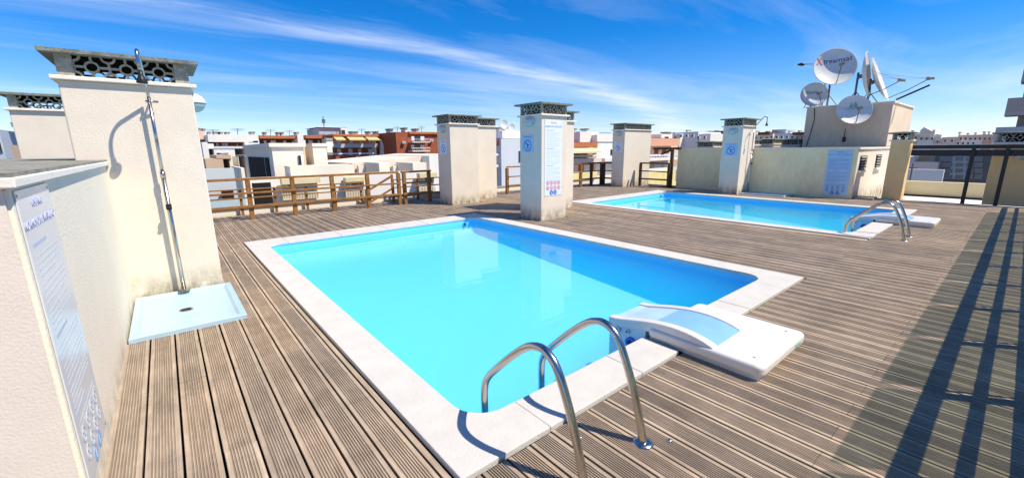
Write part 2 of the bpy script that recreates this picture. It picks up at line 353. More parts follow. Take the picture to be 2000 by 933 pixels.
while X0B+PITCH_B*k < 16.85:
    x = X0B+PITCH_B*k+gap/2
    for s, e in spans(x, x+bw):
        j = .45+(0 if k % 2 else 1.04)-2.08*3
        cuts = [s]
        while j < e:
            if j > s+.06 and j < e-.06: cuts.append(j)
            j += 2.08
        cuts.append(e)
        for a, b in zip(cuts, cuts[1:]): pieces.append((x, a+.0015, b-.0015))
    k += 1
def score(p):
    m = Vector((p[0]+bw/2, (p[1]+p[2])/2, 0)); best = 0
    for yy in (p[1], m.y, p[2]):
        d = Vector((m.x, yy, 0))-CAM; z = d.dot(_f)
        if z > .2 and abs(d.dot(_r)/z) < 1.25 and abs(d.dot(_u)/z) < .6: best = max(best, (p[2]-p[1])/z**3)
    return best
pieces.sort(key=score, reverse=True)
rest = MB(); nb = 0
for x, a, b in pieces:
    if nb < 300 and score((x,a,b)) > 0:
        key = round(b-a, 3)
        if key not in _bm:
            m_ = MB(); board_geo(m_, 0, 0, b-a); _bm[key] = m_.mesh('board')
        dz = random.uniform(-.0018, .0012)
        inst('board', _bm[key], DECK, Matrix.Translation((x+random.uniform(-.001,.001),a,dz)), deck); nb += 1
    else: board_geo(rest, x, a, b)
o = rest.build('board', DECK, deck); o['kind'] = 'stuff'
# narrow filler strip beside the first pool, and a step at the foot of the far hut
for xa, xb in ((.857,.888),(5.882,5.962),(9.107,9.248)): MB().box(xa,xb,1.52,8.62,-.024,-.001).build('filler_strip', DECK, deck)
MB().box(16.05,16.62,2.7,3.17,0.0,.06).build('step_board', DECK, deck)

# ================================================================ pools
def pool(dx, label, wlabel, first):
    ox0, ox1, oy0, oy1 = CO1[0]+dx, CO1[1]+dx, CO1[2], CO1[3]
    ix0, ix1, iy0, iy1 = ox0+.29, ox1-.33, oy0+.325, oy1-.50
    rr = .22; zt = .026
    p = thing('swimming_pool', ((ox0+ox1)/2, (oy0+oy1)/2, 0), label, 'pool', 'rooftop pools')
    def inner(e=0, seg=8):
        q = []
        for cx, cy, a in ((ix1-rr,iy0+rr,-90),(ix1-rr,iy1-rr,0),(ix0+rr,iy1-rr,90),(ix0+rr,iy0+rr,180)):
            q += [(cx+(rr+e)*math.cos(R(a+90*i/seg)), cy+(rr+e)*math.sin(R(a+90*i/seg))) for i in range(seg+1)]
        return q
    q = inner(.012); n = len(q)
    fl = lambda y: -.33-.36*(iy1-y)/(iy1-iy0)
    b = MB()
    vs = [(x,y,-.016) for x,y in q]; cx, cy = (ix0+ix1)/2, (iy0+iy1)/2
    lev = []
    for i in range(5):                               # coved foot of the wall
        t = i/4*math.pi/2; e = .16*(1-math.cos(t)); d = .16*(1-math.sin(t))
        lev.append([(x+(cx-x)*e/abs(cx-ix0), y+(cy-y)*e/abs(cy-iy0), fl(y)+d) for x,y in q])
    for l in lev: vs += l
    fs = [(j*n+i, j*n+(i+1)%n, (j+1)*n+(i+1)%n, (j+1)*n+i) for j in range(5) for i in range(n)]
    ins = [(x+(cx-x)*.3, y+(cy-y)*.3, fl(y+(cy-y)*.3)) for x,y in q]; vs += ins
    fs += [(5*n+i, 5*n+(i+1)%n, 6*n+(i+1)%n, 6*n+i) for i in range(n)]; fs.append(tuple(range(6*n, 7*n)))
    b.add(vs, fs).build('basin', LINER, p, smooth=True)
    # coping: four corner stones with a rounded inside, straight stones between them
    def corner(sx, sy):
        X, Y = (ox0, ox1)[sx], (oy0, oy1)[sy]; IX, IY = (ix0, ix1)[sx], (iy0, iy1)[sy]; hx, hy = (1,-1)[sx], (1,-1)[sy]
        arc = [(IX+hx*rr-hx*rr*math.cos(t), IY+hy*rr-hy*rr*math.sin(t)) for t in [math.pi/2*i/8 for i in range(9)]]
        pl = [(X,Y),(IX+hx*(rr+.1),Y),(IX+hx*(rr+.1),IY)]+arc[::-1]+[(IX,IY+hy*(rr+.1)),(X,IY+hy*(rr+.1))]
        if hx*hy < 0: pl = pl[::-1]
        MB().prism(pl, -.018, zt).build('coping_stone', STONE, p, bevel=.006)
    for sx in (0,1):
        for sy in (0,1): corner(sx, sy)
    def run(a, b, c0, c1, axis, skip=None):
        m = max(1, round((b-a)/1.02)); st = (b-a)/m
        ed = [a+st*i for i in range(m+1)]
        if skip: ed = sorted([v for v in ed if not skip[0]-.2 < v < skip[1]+.2]+list(skip))
        for u, v in zip(ed, ed[1:]):
            if skip and u >= skip[0]-1e-6 and v <= skip[1]+1e-6: continue
            u, v = u+.0015, v-.0015
            if v-u < .02: continue
            (MB().box(u,v,c0,c1,-.018,zt+random.uniform(-.0015,.001)) if axis == 0 else MB().box(c0,c1,u,v,-.018,zt+random.uniform(-.0015,.001))).build('coping_stone', STONE, p, bevel=.006)
    e = rr+.1
    run(ix0+e, ix1-e, oy0, iy0, 0, (2.945+dx, 3.83+dx)); run(ix0+e, ix1-e, iy1, oy1, 0)
    run(iy0+e, iy1-e, ox0, ix0, 1); run(iy0+e, iy1-e, ix1, ox1, 1)
    MB().disc(ix1-.30, iy1-.02, .03, -.16, -.09, 12).build('water_inlet', BLACK, p)
    w = MB().prism(inner(.03), -.80, -.100)
    tag(w.build('water', WATER), wlabel, kind='structure')
    return p
pool(0, 'nearer turquoise swimming pool with white stone coping', 'still turquoise water in the nearer pool', True)
pool(DX2, 'farther turquoise swimming pool in front of the low hut', 'still turquoise water in the farther pool', False)

# ---------------------------------------------------------------- pool ladders
def ladder(dx, label):
    t = thing('pool_ladder', (1.6+dx, 1.15, 0), label, 'ladder', 'pool ladders')
    prof = [(1.105,0),(1.135,.12),(1.19,.30),(1.255,.46),(1.30,.545),(1.345,.59),(1.40,.612),(1.46,.605),(1.54,.565),(1.66,.465),(1.80,.33),(1.87,.255),(1.91,.19),(1.925,.11),(1.925,-.05),(1.925,-.6)]
    # smooth the profile
    def cr(P, s=4):
        out = []
        for i in range(len(P)-1):
            p0, p1, p2, p3 = P[max(i-1,0)], P[i], P[i+1], P[min(i+2,len(P)-1)]
            for k in range(s):
                u = k/s; out.append(tuple(.5*((2*b)+(-a+c)*u+(2*a-5*b+4*c-d)*u*u+(-a+3*b-3*c+d)*u**3) for a,b,c,d in zip(p0,p1,p2,p3)))
        return out+[P[-1]]
    pr = cr(prof)
    for x in (1.345, 1.835):
        rl = MB().tube([(x+dx,y,z) for y,z in pr], .0225, 14).build('handrail', CHROME, t, smooth=True)
        fm = MB(Matrix.Translation((x+dx,1.105,0))); fm.lathe([(0,.012),(.03,.012),(.05,.008),(.055,0)], 24).build('flange', CHROME, t, smooth=True)
    for z in (-.22,-.42): MB().box(1.345+dx,1.835+dx,1.895,1.955,z-.015,z+.015).build('tread', PLAST, t)
    return t
ladder(0, 'curved stainless steel ladder at the near corner of the nearer pool')
ladder(8.22, 'curved stainless steel ladder at the farther pool')
for i, (sx, sy, lb) in enumerate(((1.15,1.33,'small steel bolt plug set in the deck left of the near ladder'),(1.96,1.02,'small steel bolt plug set in the deck beside the near ladder flange'),(1.60,1.36,'small steel bolt plug in the deck between the near ladder rails'))):
    mbx = MB(Matrix.Translation((sx,sy,.0))); mbx.lathe([(0,.010),(.010,.010),(.014,.004),(.014,0)],14).build('bolt_plug', CHROME, smooth=True)
    tag(bpy.data.objects[-1] if False else [o for o in bpy.data.objects if o.name.startswith('bolt_plug')][-1], lb, 'bolt')

# ---------------------------------------------------------------- filter units hanging over the pool edge
def filter_unit(dx, label):
    t = thing('pool_filter_unit', (3.4+dx, 1.3, 0), label, 'filter unit', 'pool filter units')
    # rounded slab lying on deck and coping
    x0, x1, y0, y1 = 2.955, 3.85, .915, 1.82
    def rrect(x0,x1,y0,y1,r,seg=5):
        q = []
        for cx, cy, a in ((x1-r,y0+r,-90),(x1-r,y1-r,0),(x0+r,y1-r,90),(x0+r,y0+r,180)): q += [(cx+r*math.cos(R(a+90*i/seg)), cy+r*math.sin(R(a+90*i/seg))) for i in range(seg+1)]
        return q
    M = Matrix.Translation((dx,0,0))
    MB(M).prism(rrect(x0,x1,y0,y1,.06), .03, .118).build('housing', PLAST, t, bevel=.028, seg=4)
    MB(M).box(x0+.03,x1-.03,y0+.03,1.80,.0,.03).build('foot', PLASTD, t)
    # curved lid: arch profile along y, white cheeks with a blue sheet between them
    def arch(y): 
        u = (y-1.25)/(2.2-1.25); return .112+.072*math.sin(math.pi*min(1,u*1.08)**.8)*(1-.15*u)-.035*max(0,u)**2
    def lid(xa, xb, lift, thick, ya, yb, n=14):
        vs = []
        for i in range(n+1):
            y = ya+(yb-ya)*i/n; z = arch(y)+lift; vs += [(xa,y,z-thick),(xb,y,z-thick),(xb,y,z),(xa,y,z)]
        fs = [(0,1,2,3),(4*n+3,4*n+2,4*n+1,4*n)]
        for i in range(n):
            a, b = 4*i, 4*i+4; fs += [(a+3,a+2,b+2,b+3),(a+1,b+1,b+2,a+2),(a,a+3,b+3,b),(a,b,b+1,a+1)]
        return MB(M).add(vs, fs)
    lid(2.975,3.055,.006,.09,1.27,2.23).build('lid_cheek', PLAST, t, smooth=False, bevel=.012, seg=3)
    lid(3.455,3.535,.006,.09,1.27,2.23).build('lid_cheek', PLAST, t, smooth=False, bevel=.012, seg=3)
    lid(3.055,3.455,-.006,.03,1.27,1.80).build('lid', BLUEP, t)
    lid(3.055,3.455,-.008,.03,1.80,2.215).build('lid_window', mat('clear_lid', (.42,.60,.80), .2, spec=.5), t)
    lid(2.985,3.525,-.036,.62,1.845,2.215).build('body', PLASTD, t)
    for y, z, r in ((2.13,-.015,.035),(2.02,.0,.02),(1.98,-.09,.05)):
        mm = MB(M @ frame((2.975,y,z), (0,-1,0), (0,0,1))); mm.ring(0,0,r*.55,r,-.01,.012); nz = mm.build('nozzle', INKBR if r > .045 else PLASTD, t)
        MB(M @ frame((2.975,y,z), (0,-1,0), (0,0,1))).disc(0,0,r*.55,-.01,.006).build('nozzle_bore', BLACK, nz)
    MB(M).box(3.6,3.71,y0-.003,y0+.02,.06,.085).build('badge', INKGR, t)
    for sx, sy in ((3.08,1.02),(3.74,1.03)): MB(M).disc(sx,sy,.009,.11,.121,10).build('screw', CONC, t)
    return t
filter_unit(0, 'white plastic filter unit with blue curved lid on the nearer pool edge')
filter_unit(DX2, 'white plastic filter unit on the near edge of the farther pool')

# ================================================================ chimneys
def block_mesh():
    b = MB(); w, h, t = .25, .2, .05                     # x across, y up, z depth (centred)
    b.ring(0,0,.040,.056,-t/2,t/2,seg=18)
    for a in (0,90,180,270):
        c, s = math.cos(R(a)), math.sin(R(a)); ln = (w/2 if a % 180 == 0 else h/2)
        x0, x1 = sorted((c*.05, c*ln)); y0, y1 = sorted((s*.05, s*ln))
        b.box(x0-(.010 if s else 0), x1+(.010 if s else 0), y0-(.010 if c and abs(c) > .5 else 0), y1+(.010 if abs(c) > .5 else 0), -t/2+.004, t/2-.004)
    for sx, sy, a in ((-1,-1,0),(1,-1,90),(1,1,180),(-1,1,270)): b.ring(sx*w/2,sy*h/2,.040,.058,-t/2,t/2,R(a),R(a+90),6)
    for s in (-1,1): b.box(s*w/2-.009 if s > 0 else -w/2, w/2 if s > 0 else -w/2+.009, -h/2+.05, h/2-.05, -t/2+.002, t/2-.002)
    return b.mesh('breeze_block')
BLK = block_mesh()
def chimney(label, x0, x1, y0, y1, zt=2.29, gh=.2, z0=-.05, m=None, cw=.10, over=.09, core=True):
    t = thing('chimney', ((x0+x1)/2, (y0+y1)/2, max(z0,0)), label, 'chimney', 'rendered chimneys of the roof')
    MB().box(x0,x1,y0,y1,z0,zt).build('shaft', m or STUCCO, t, bevel=.012)
    MB().box(x0-.045,x1+.045,y0-.045,y1+.045,zt+.0005,zt+.038).build('ledge', TRIM, t, bevel=.006)
    zb = zt+.0385; ztp = zb+gh
    MB().box(x0+.1,x1-.1,y0+.1,y1-.1,zb,zb+.004).build('flue', SOOT_SHADE, t)
    MB().box(x0+.08,x1-.08,y0+.08,y1-.08,ztp-.055,ztp-.001).build('dark_cap_underside', SOOT_SHADE, t)  # black box added to paint the cap underside dark
    if core: MB().box(x0+.17,x1-.17,y0+.17,y1-.17,zb+.0045,ztp-.0555).build('flue_stack', SOOT_SHADE, t)  # black core darkens the inside behind the grille
    for xx in (x0+.01, x1-.01-cw):
        for yy in (y0+.01, y1-.01-cw*.8): MB().box(xx,xx+cw,yy,yy+cw*.8,zb,ztp).build('corner_post', BLOCK, t)
    def row(a, b, const, axis):
        n = max(1, round((b-a)/.25)); st = (b-a)/n
        for i in range(n):
            c = a+st*(i+.5); S = Matrix.Diagonal((st/.25*.995, gh/.2*.995, 1, 1)); z = zb+gh/2
            Mx = frame((c,const,z), (1,0,0), (0,0,1)) if axis == 0 else frame((const,c,z), (0,-1,0), (0,0,1))
            inst('breeze_block', BLK, BLOCK, Mx @ S, t)
    row(x0+.012+cw, x1-.012-cw, y0+.045, 0); row(x0+.012+cw, x1-.012-cw, y1-.045, 0)
    row(y0+.012+cw*.8, y1-.012-cw*.8, x0+.045, 1); row(y0+.012+cw*.8, y1-.012-cw*.8, x1-.045, 1)
    mb = MB(); a = over
    mb.add([(x0-a,y0-a,ztp),(x1+a,y0-a,ztp),(x1+a,y1+a,ztp),(x0-a,y1+a,ztp),(x0-a,y0-a,ztp+.035),(x1+a,y0-a,ztp+.035),(x1+a,y1+a,ztp+.035),(x0-a,y1+a,ztp+.035),((x0+x1)/2,(y0+y1)/2,ztp+.075)],
           [(3,2,1,0),(0,1,5,4),(1,2,6,5),(2,3,7,6),(3,0,4,7),(4,5,8),(5,6,8),(6,7,8),(7,4,8)])
    mb.build('cap', CAPM, t)
    return t
chimney('large cream chimney with the outdoor shower beside the left wall', -.67, .36, 6.0, 6.75, over=.085, cw=.12, core=False)
chimney('cream chimney behind the left hut roof at the frame edge', -1.80, -.62, 10.55, 11.3, core=False)
chimney('cream chimney carrying the tall rules sign by the nearer pool', 6.40, 7.20, 6.75, 7.47, cw=.05)
chimney('cream chimney half hidden behind the one with the rules sign', 7.50, 8.60, 7.80, 8.50, zt=2.27, cw=.05)
chimney('cream chimney beside the golden timber railing', 6.38, 7.36, 10.50, 11.22, cw=.05)
chimney('cream chimney right behind the one by the golden railing', 7.45, 8.57, 11.20, 11.90, cw=.05)
chimney('wide cream chimney beyond the far corner of the farther pool', 14.60, 16.50, 10.50, 11.10, cw=.05)
chimney('cream chimney with a shower standing in front of the low hut', 14.95, 16.00, 6.10, 6.75, zt=2.24, cw=.05)
chimney('short ochre chimney at the corner of the far hut', 16.70, 17.10, 2.18, 2.62, zt=1.70, gh=.17, m=OCHRE, cw=.05)
chimney('ochre chimney with an oval lamp behind the dark beams', 17.45, 18.6, -2.4, .60, zt=1.60, gh=.22, m=OCHRE, cw=.05)

# ---------------------------------------------------------------- huts with flat felt roofs
def hut(label, x0, x1, y0, y1, front, name='roof_hut'):
    t = thing(name, ((x0+x1)/2, (y0+y1)/2, 0), label, 'hut')
    return t
h1 = hut('low cream hut with grey felt roof along the left edge', -9, -.46, 2.395, 9, None)
MB().box(-9,-.46,2.40,9,-.05,1.475).build('wall', mat('pale_stucco', (.80,.71,.56), .9, var=.03, scale=3, bump=.3, bscale=50, stain=(0,.2,(.25,.19,.08),.6)), h1, bevel=.01)
MB().box(-9,-.475,2.388,2.399,-.05,1.475).build('end_wall_render', STUCCOP, h1)
MB().box(-9.1,-.43,2.35,5.99,1.4755,1.515).build('roof_edge', TRIM, h1, bevel=.006)
MB().box(-9.1,-.72,5.99,9.05,1.4755,1.515).build('roof_edge', TRIM, h1, bevel=.006)
MB().box(-9.05,-.44,2.36,5.985,1.5155,1.532).build('roof_felt', ROOFM, h1); MB().box(-9.05,-.74,5.985,9,1.5155,1.533).build('roof_felt', ROOFM, h1)
h2 = hut('long low cream hut with small louvred windows beyond the farther pool', 15.95, 24, 3.2, 8.9, None)
MB().box(15.95,24,3.2,8.9,-1.15,1.475).build('wall', STUCCO2, h2, bevel=.01)
MB().box(15.97,24,3.188,3.199,-1.1,1.475).build('end_wall_render', STUCCO, h2)
MB().box(15.90,24.1,3.14,8.95,1.4755,1.525).build('roof_edge', TRIM, h2, bevel=.006); MB().box(15.96,24,3.2,8.9,1.5255,1.54).build('roof_felt', ROOFM, h2)
for xa, xb in ((16.25,17.05),(18.35,19.1)):
    wdw = MB().box(xa,xb,3.176,3.187,.86,1.28).build('window', SOOT_SHADE, h2)
    MB().box(xb-.10,xb,3.150,3.175,.86,1.28).build('reveal', MUST, wdw)
    for kx in range(5): MB().add([(xa+.05,3.14,.88+kx*.085),(xb-.13,3.14,.88+kx*.085),(xb-.13,3.174,.92+kx*.085),(xa+.05,3.174,.92+kx*.085)],[(0,1,2,3)]).build('louvre', CONC, wdw)
    MB().box(xa-.08,xb+.06,3.10,3.187,.79,.85).build('sill', TRIM, wdw)
lift = thing('lift_housing', (21.6,4.5,1.54), 'square tan rendered lift housing rising above the far hut', 'lift housing')
MB().box(19.7,23.6,3.203,5.75,1.5415,3.02).build('wall', mat('tan_stucco', (.70,.57,.42), .9, var=.06, scale=1.2, bump=.3, bscale=40, stain=(1.5,3.2,(.42,.34,.27),.5)), lift, bevel=.01)
MB().box(19.66,23.66,3.16,5.79,3.0205,3.07).build('roof_edge', TRIM, lift)
# low chimneys and grilles standing on the hut's roof
for i, (x0, x1, y0, y1, zz_, lb) in enumerate(((19,20.2,7.5,8.3,1.62,'squat roof vent with dark grille left of the shower chimney'),(21.5,22.6,7.4,8.2,1.66,'squat roof vent with dark grille close behind the shower chimney'),(20.0,21.0,5.95,6.6,1.60,'squat roof vent with dark grille beside the lift housing'),(18.6,19.5,8.75,9.5,1.56,'squat roof vent with dark grille at the far end of the hut'))):
    chimney(lb, x0, x1, y0, y1, zt=zz_, gh=.18, z0=1.545 if i != 3 else .2, cw=.05, over=.05)

# ---------------------------------------------------------------- bulkhead lamps
def lamp(label, o, right):
    t = thing('wall_lamp', o, label, 'lamp', 'oval bulkhead lamps'); M = frame(o, right, (0,0,1))
    def part(s, n=12, k=6, sc=1.0):
        vs = []; fs = []
        for i in range(n+1):
            a = math.pi*i/n
            for j in range(k+1):
                b = math.pi/2*j/k; vs.append((.165*sc*math.cos(a), s*.115*sc*math.sin(a)*math.cos(b), .13*sc*math.sin(a)*math.sin(b)+.008))
        for i in range(n):
            for j in range(k): f = (i*(k+1)+j, (i+1)*(k+1)+j, (i+1)*(k+1)+j+1, i*(k+1)+j+1); fs.append(f if s > 0 else f[::-1])
        return MB(M).add(vs, fs)
    part(1).build('hood', PLAST, t, smooth=True); part(-1, sc=.93).build('diffuser', mat('lamp_diffuser', (.35,.50,.46), .25, spec=.6), t, smooth=True)
    q = [(.175*math.cos(2*math.pi*i/28), .125*math.sin(2*math.pi*i/28)) for i in range(28)]
    MB(M).prism(q, .001, .009).build('back_plate', PLASTD, t); return t
lamp('oval lamp on the right side of the large shower chimney', (.361,6.33,2.16), (0,1,0))
lamp('oval lamp on the chimney with the tall rules sign', (6.399,7.12,2.16), (0,-1,0))
lamp('oval lamp on the chimney beside the golden railing', (6.379,10.87,2.16), (0,-1,0))
lamp('oval lamp on the wide chimney beyond the farther pool', (14.599,10.8,2.14), (0,-1,0))
lamp('oval lamp on the chimney in front of the low hut', (14.949,6.43,2.08), (0,-1,0))
lamp('oval lamp on the ochre chimney at the right edge', (17.449,.02,1.26), (0,-1,0))

# ---------------------------------------------------------------- signs
def pictogram(t, M, x, y, r, prohibit=True, ink=None, fig=None):
    if prohibit:
        p = MB(M); p.ring(x,y,r*.76,r,.0065,.0078,seg=20); a = R(-45); c, s = math.cos(a), math.sin(a)
        p.add([(x+c*k*r*.85-s*w*r*.1, y+s*k*r*.85+c*w*r*.1, z) for z in (.0066,.0079) for k,w in ((-1,-1),(1,-1),(1,1),(-1,1))], [(4,5,6,7),(0,1,5,4),(1,2,6,5),(2,3,7,6),(3,0,4,7)])
        o = p.build('pictogram', ink or INKR, t)
        f = MB(M); f.disc(x-r*.05,y+r*.32,r*.17,.0062,.0070,8); f.prism([(x-r*.30,y-r*.45),(x-r*.05,y-r*.45),(x+r*.25,y+r*.05),(x+r*.05,y+r*.2),(x-r*.2,y+r*.05)], .0062,.0070); f.build('figure', fig or INKD, o)
    else:
        o = MB(M).disc(x,y,r,.0062,.0075,22).build('pictogram', ink or INKBR, t)
        f = MB(M); f.disc(x,y+r*.38,r*.17,.0074,.0082,8); f.box(x-r*.16,x+r*.16,y-r*.55,y+r*.15,.0074,.0082); f.build('figure', PAPER, o)
def rules_sign(label, o, right, w, h, panel, title_col, head_col, body_col, faded=False, showpics=True, disc=None, seed=1):
    rnd = random.Random(seed)
    t = thing('rules_sign', o, label, 'sign', 'pool rules signs'); M = frame(o, right, (0,0,1))     # origin: bottom centre
    MB(M).box(-w/2,w/2,0,h,.0006,.006).build('panel', panel, t)
    for sx_ in (-1,1):
        for sy_ in (.02, h-.02): MB(M).disc(sx_*(w/2-.02), sy_, .007, .005, .0085, 10).build('fixing_screw', CHROME, t)
    text('PISCINA', .052, M @ Matrix.Translation((0,h-.065,.006)), title_col, t, 'title')
    text('NORMAS DE UTILIZAÇÃO', .052, M @ Matrix.Translation((0,h-.145,.006)), head_col, t, 'heading', sx=min(1, w*.0128/.0068*.84))
    body = MB(M); y = h-.225; n = 0; stop = .33*h/1.66
    while y > stop:
        if n in (0, 13, 25): wd_ = w*.42; hh = .015; hd = MB(M); hd.box(-w*.40, -w*.40+wd_, y-hh/2, y+hh/2, .006, .0068); hd.build('subheading', INKG if not faded else INKLG, t); y -= .05
        else:
            x = -w*.40; lim = w*.40 if n % 4 else w*rnd.uniform(-.1,.3)
            while x < lim:
                l = rnd.uniform(.012,.05); e = min(x+l, lim); body.box(x, e, y-.004, y+.004, .006, .0066); x = e+.009
            y -= .0265 if n % 4 else .036
        n += 1
    sp = body.build('small_print', body_col, t); sp['kind'] = 'stuff'
    if showpics:
        k = h/1.66; r = .05*k
        for row in range(2):
            for c_ in range(4): pictogram(t, M, (c_-1.5)*w*.215, (.285-.115*row)*k, r, True, INKR if not faded else body_col, body_col if faded else None)
        for c_ in (-.5,.5): pictogram(t, M, c_*w*.22, .065*k, .055*k, False, disc)
    return t
rules_sign('tall white rules sign with pictograms on the chimney by the nearer pool', (6.765,6.749,.55), (1,0,0), .54, 1.66, PAPER, INKR, INKB, INKLG, seed=1)
rules_sign('bleached rules sign on the wall at the left edge', (-.459,2.735,.12), (0,1,0), .60, 1.34, PAPERG, mat('bleached_blue_ink',(.47,.50,.66),.6), mat('bleached_blue_ink',(.47,.50,.66),.6), mat('bleached_ink',(.555,.585,.62),.6), faded=True, disc=mat('bleached_disc',(.25,.42,.66),.5), seed=2)
rules_sign('blue shaded rules sign on the far hut wall', (15.949,3.62,.10), (0,-1,0), .62, 1.36, PAPERB, INKB, INKB, INKB, faded=True, showpics=True, seed=3)
def dive_sign(label, o, right, s=1.0):
    t = thing('no_diving_sign', o, label, 'sign', 'no diving signs'); M = frame(o, right, (0,0,1)); w, h = .36*s, .36*s
    MB(M).box(-w/2,w/2,-h/2,h/2,.0006,.006).build('panel', PAPER if s < 1.01 else PAPERB, t)
    text('PROIBIDO MERGULHAR', .03*s, M @ Matrix.Translation((0,h*.40,.006)), INKB, t, 'heading', sx=.8)
    p = MB(M); r = .125*s; p.ring(0,-.035*s,r*.80,r,.0064,.0074,seg=26); a = R(-45)
    p.add([(math.cos(a)*k*r*.9-math.sin(a)*wd_*r*.07, -.035*s+math.sin(a)*k*r*.9+math.cos(a)*wd_*r*.07, z) for z in (.0065,.0075) for k,wd_ in ((-1,-1),(1,-1),(1,1),(-1,1))], [(4,5,6,7),(0,1,5,4),(1,2,6,5),(2,3,7,6),(3,0,4,7)])
    p.build('prohibition_ring', INKB, t)
    f = MB(M); c = -.035*s
    f.disc(.045*s,c+.02*s,.016*s,.0062,.0070,10); f.prism([(-.05*s,c+.075*s),(-.065*s,c+.06*s),(.01*s,c-.005*s),(.03*s,c+.015*s)],.0062,.0070); f.prism([(.0,c+.01*s),(-.03*s,c-.07*s),(-.01*s,c-.075*s),(.025*s,c+.0*s)],.0062,.0070)
    f.build('figure', INKD, t); return t
dive_sign('blue no diving sign on the chimney with the tall rules sign', (6.399,7.20,1.70), (0,-1,0), 1.05)
dive_sign('no diving sign on the chimney beside the golden railing', (6.379,10.88,1.66), (0,-1,0), 1.0)
dive_sign('no diving sign on the wide chimney beyond the farther pool', (14.599,10.8,1.62), (0,-1,0), 1.0)
dive_sign('no diving sign on the shower chimney by the low hut', (14.949,6.43,1.50), (0,-1,0), 1.12)

# ---------------------------------------------------------------- showers
def shower(dx, dy, label, tlabel):
    M = Matrix.Translation((dx,dy,0))
    t = thing('outdoor_shower', (-.02+dx,5.9+dy,.04), label, 'shower', 'outdoor showers')
    MB(M).tube([(-.02,5.90,.05),(-.02,5.90,1.36)], .021, 12).build('lower_pipe', CHROME, t, smooth=True)
    MB(M).tube([(-.02,5.90,1.355),(-.02,5.90,2.16)], .0165, 12).build('upper_pipe', CHROME, t, smooth=True)
    MB(M).tube([(-.02,5.90,1.33),(-.02,5.90,1.40)], .0255, 12).build('coupling', CHROME, t, smooth=True)
    pts = [(-.02,5.90,2.15)]
    P0, P1, P2, P3 = Vector((-.02,5.90,2.22)), Vector((-.035,5.66,2.50)), Vector((-.05,5.50,2.66)), Vector((-.045,5.52,2.36))
    pts += [P0.lerp(P1, k/5) for k in range(6)]
    for k in range(1,11):
        u = k/10; pts.append(P1*(1-u)**2 + P2*2*u*(1-u) + P3*u*u)
    MB(M).tube(pts, .0145, 12).build('arm', CHROME, t, smooth=True)
    mh = MB(M @ Matrix.Translation((-.045,5.52,2.25))); mh.lathe([(.0,0),(.042,0),(.045,.012),(.030,.05),(.019,.075),(.019,.115),(0,.115)], 20).build('shower_head', BLACK, t, smooth=True)
    v = MB(M); v.beam((-.02,5.868,.99),(-.02,5.868,1.05),.05,.03,(0,1,0)); v.tube([(-.02,5.90,1.02),(-.02,5.83,1.02)], .02, 12).build('valve', BLACK, t, bevel=.004)
    MB(M).tube([(-.02,5.995,2.12),(-.02,5.885,2.12)], .010, 8).build('wall_bracket', CHROME, t, smooth=True)
    MB(M).tube([(.05,5.93,2.12),(-.05,5.90,2.12)], .012, 8).build('bracket_screw', CHROME, t, smooth=True)
    mf = MB(M @ Matrix.Translation((-.02,5.90,.058))); mf.lathe([(0,.012),(.03,.012),(.058,.0)], 20).build('flange', CHROME, t, smooth=True)
    tr = thing('shower_tray', (dx, 5.3+dy, 0), tlabel, 'shower tray', 'shower trays')
    x0, x1, y0, y1 = -.445, .425, 4.63, 5.965; zt = .045
    b = MB(M); lv = [(0,.0),(0,zt-.006),(.006,zt),(.05,zt),(.075,zt-.022),(.4,zt-.026)]; vs = []
    for e, z in lv: vs += [(x0+e,y0+e,z),(x1-e,y0+e,z),(x1-e,y1-e,z),(x0+e,y1-e,z)]
    fs = [(4*i+j, 4*i+(j+1)%4, 4*i+4+(j+1)%4, 4*i+4+j) for i in range(5) for j in range(4)]+[(20,21,22,23)]
    b.add(vs, fs).build('basin', TRAYM, tr)
    md = MB(M @ Matrix.Translation((-.03,5.25,zt-.0255))); md.disc(0,0,.06,0,.004).build('drain', CHROME, tr)
    gm = MB(M @ Matrix.Translation((-.03,5.25,zt-.021)))
    for i in range(5): gm.box(-.04,.04,-.036+.016*i,-.030+.016*i,0,.001)
    gm.build('drain_slots', BLACK, tr)
shower(0, 0, 'chrome shower pipe with black head on the large left chimney', 'pale blue ceramic shower tray in the left foreground')
shower(15.58, .1, 'thin hooked shower pipe on the chimney by the low hut', 'pale shower tray at the foot of the far chimney')

# ================================================================ railings
def railing(label, a, b, posts, m, rails=((.955,.055,.105),(.635,.045,.05),(.315,.06,.05)), top=.927, pw=.095, posth=None):
    """a, b: ends (x, y); posts: fractions along it"""
    a, b = Vector((*a,0)), Vector((*b,0)); t = thing('railing', (a+b)/2, label, 'railing', 'timber railings')
    for f in posts:
        p = a.lerp(b, f); MB().box(p.x-pw/2,p.x+pw/2,p.y-pw/2,p.y+pw/2,.0,top).build('post', m, t, bevel=.006)
    d = (b-a).normalized(); n = Vector((-d.y,d.x,0))
    for z, h, w in rails:
        off = -n*(pw/2+w/2+.001) if z < .9 else Vector((0,0,0))
        MB().beam(a+off+Vector((0,0,z+ (.003 if z > .9 else 0))), b+off+Vector((0,0,z+(.003 if z > .9 else 0))), w, h).build('rail', m, t, bevel=.006)
    return t
railing('golden timber railing from the shower chimney to the stair', (.45,11.72), (5.30,11.72), [.0,.2135,.412,.61,.808,1.0], TIMBER)
railing('golden timber railing piece ending at the pale chimney', (5.40,11.72), (6.37,11.72), [.08,.93], TIMBER)
railing('lower golden timber railing along the roof edge', (-.2,12.60), (4.55,12.60), [.02,.175,.337,.50,.664,.825,.985], TIMBER, rails=((.66,.03,.05),(.44,.035,.035),(.19,.03,.035)), top=.655, pw=.06)
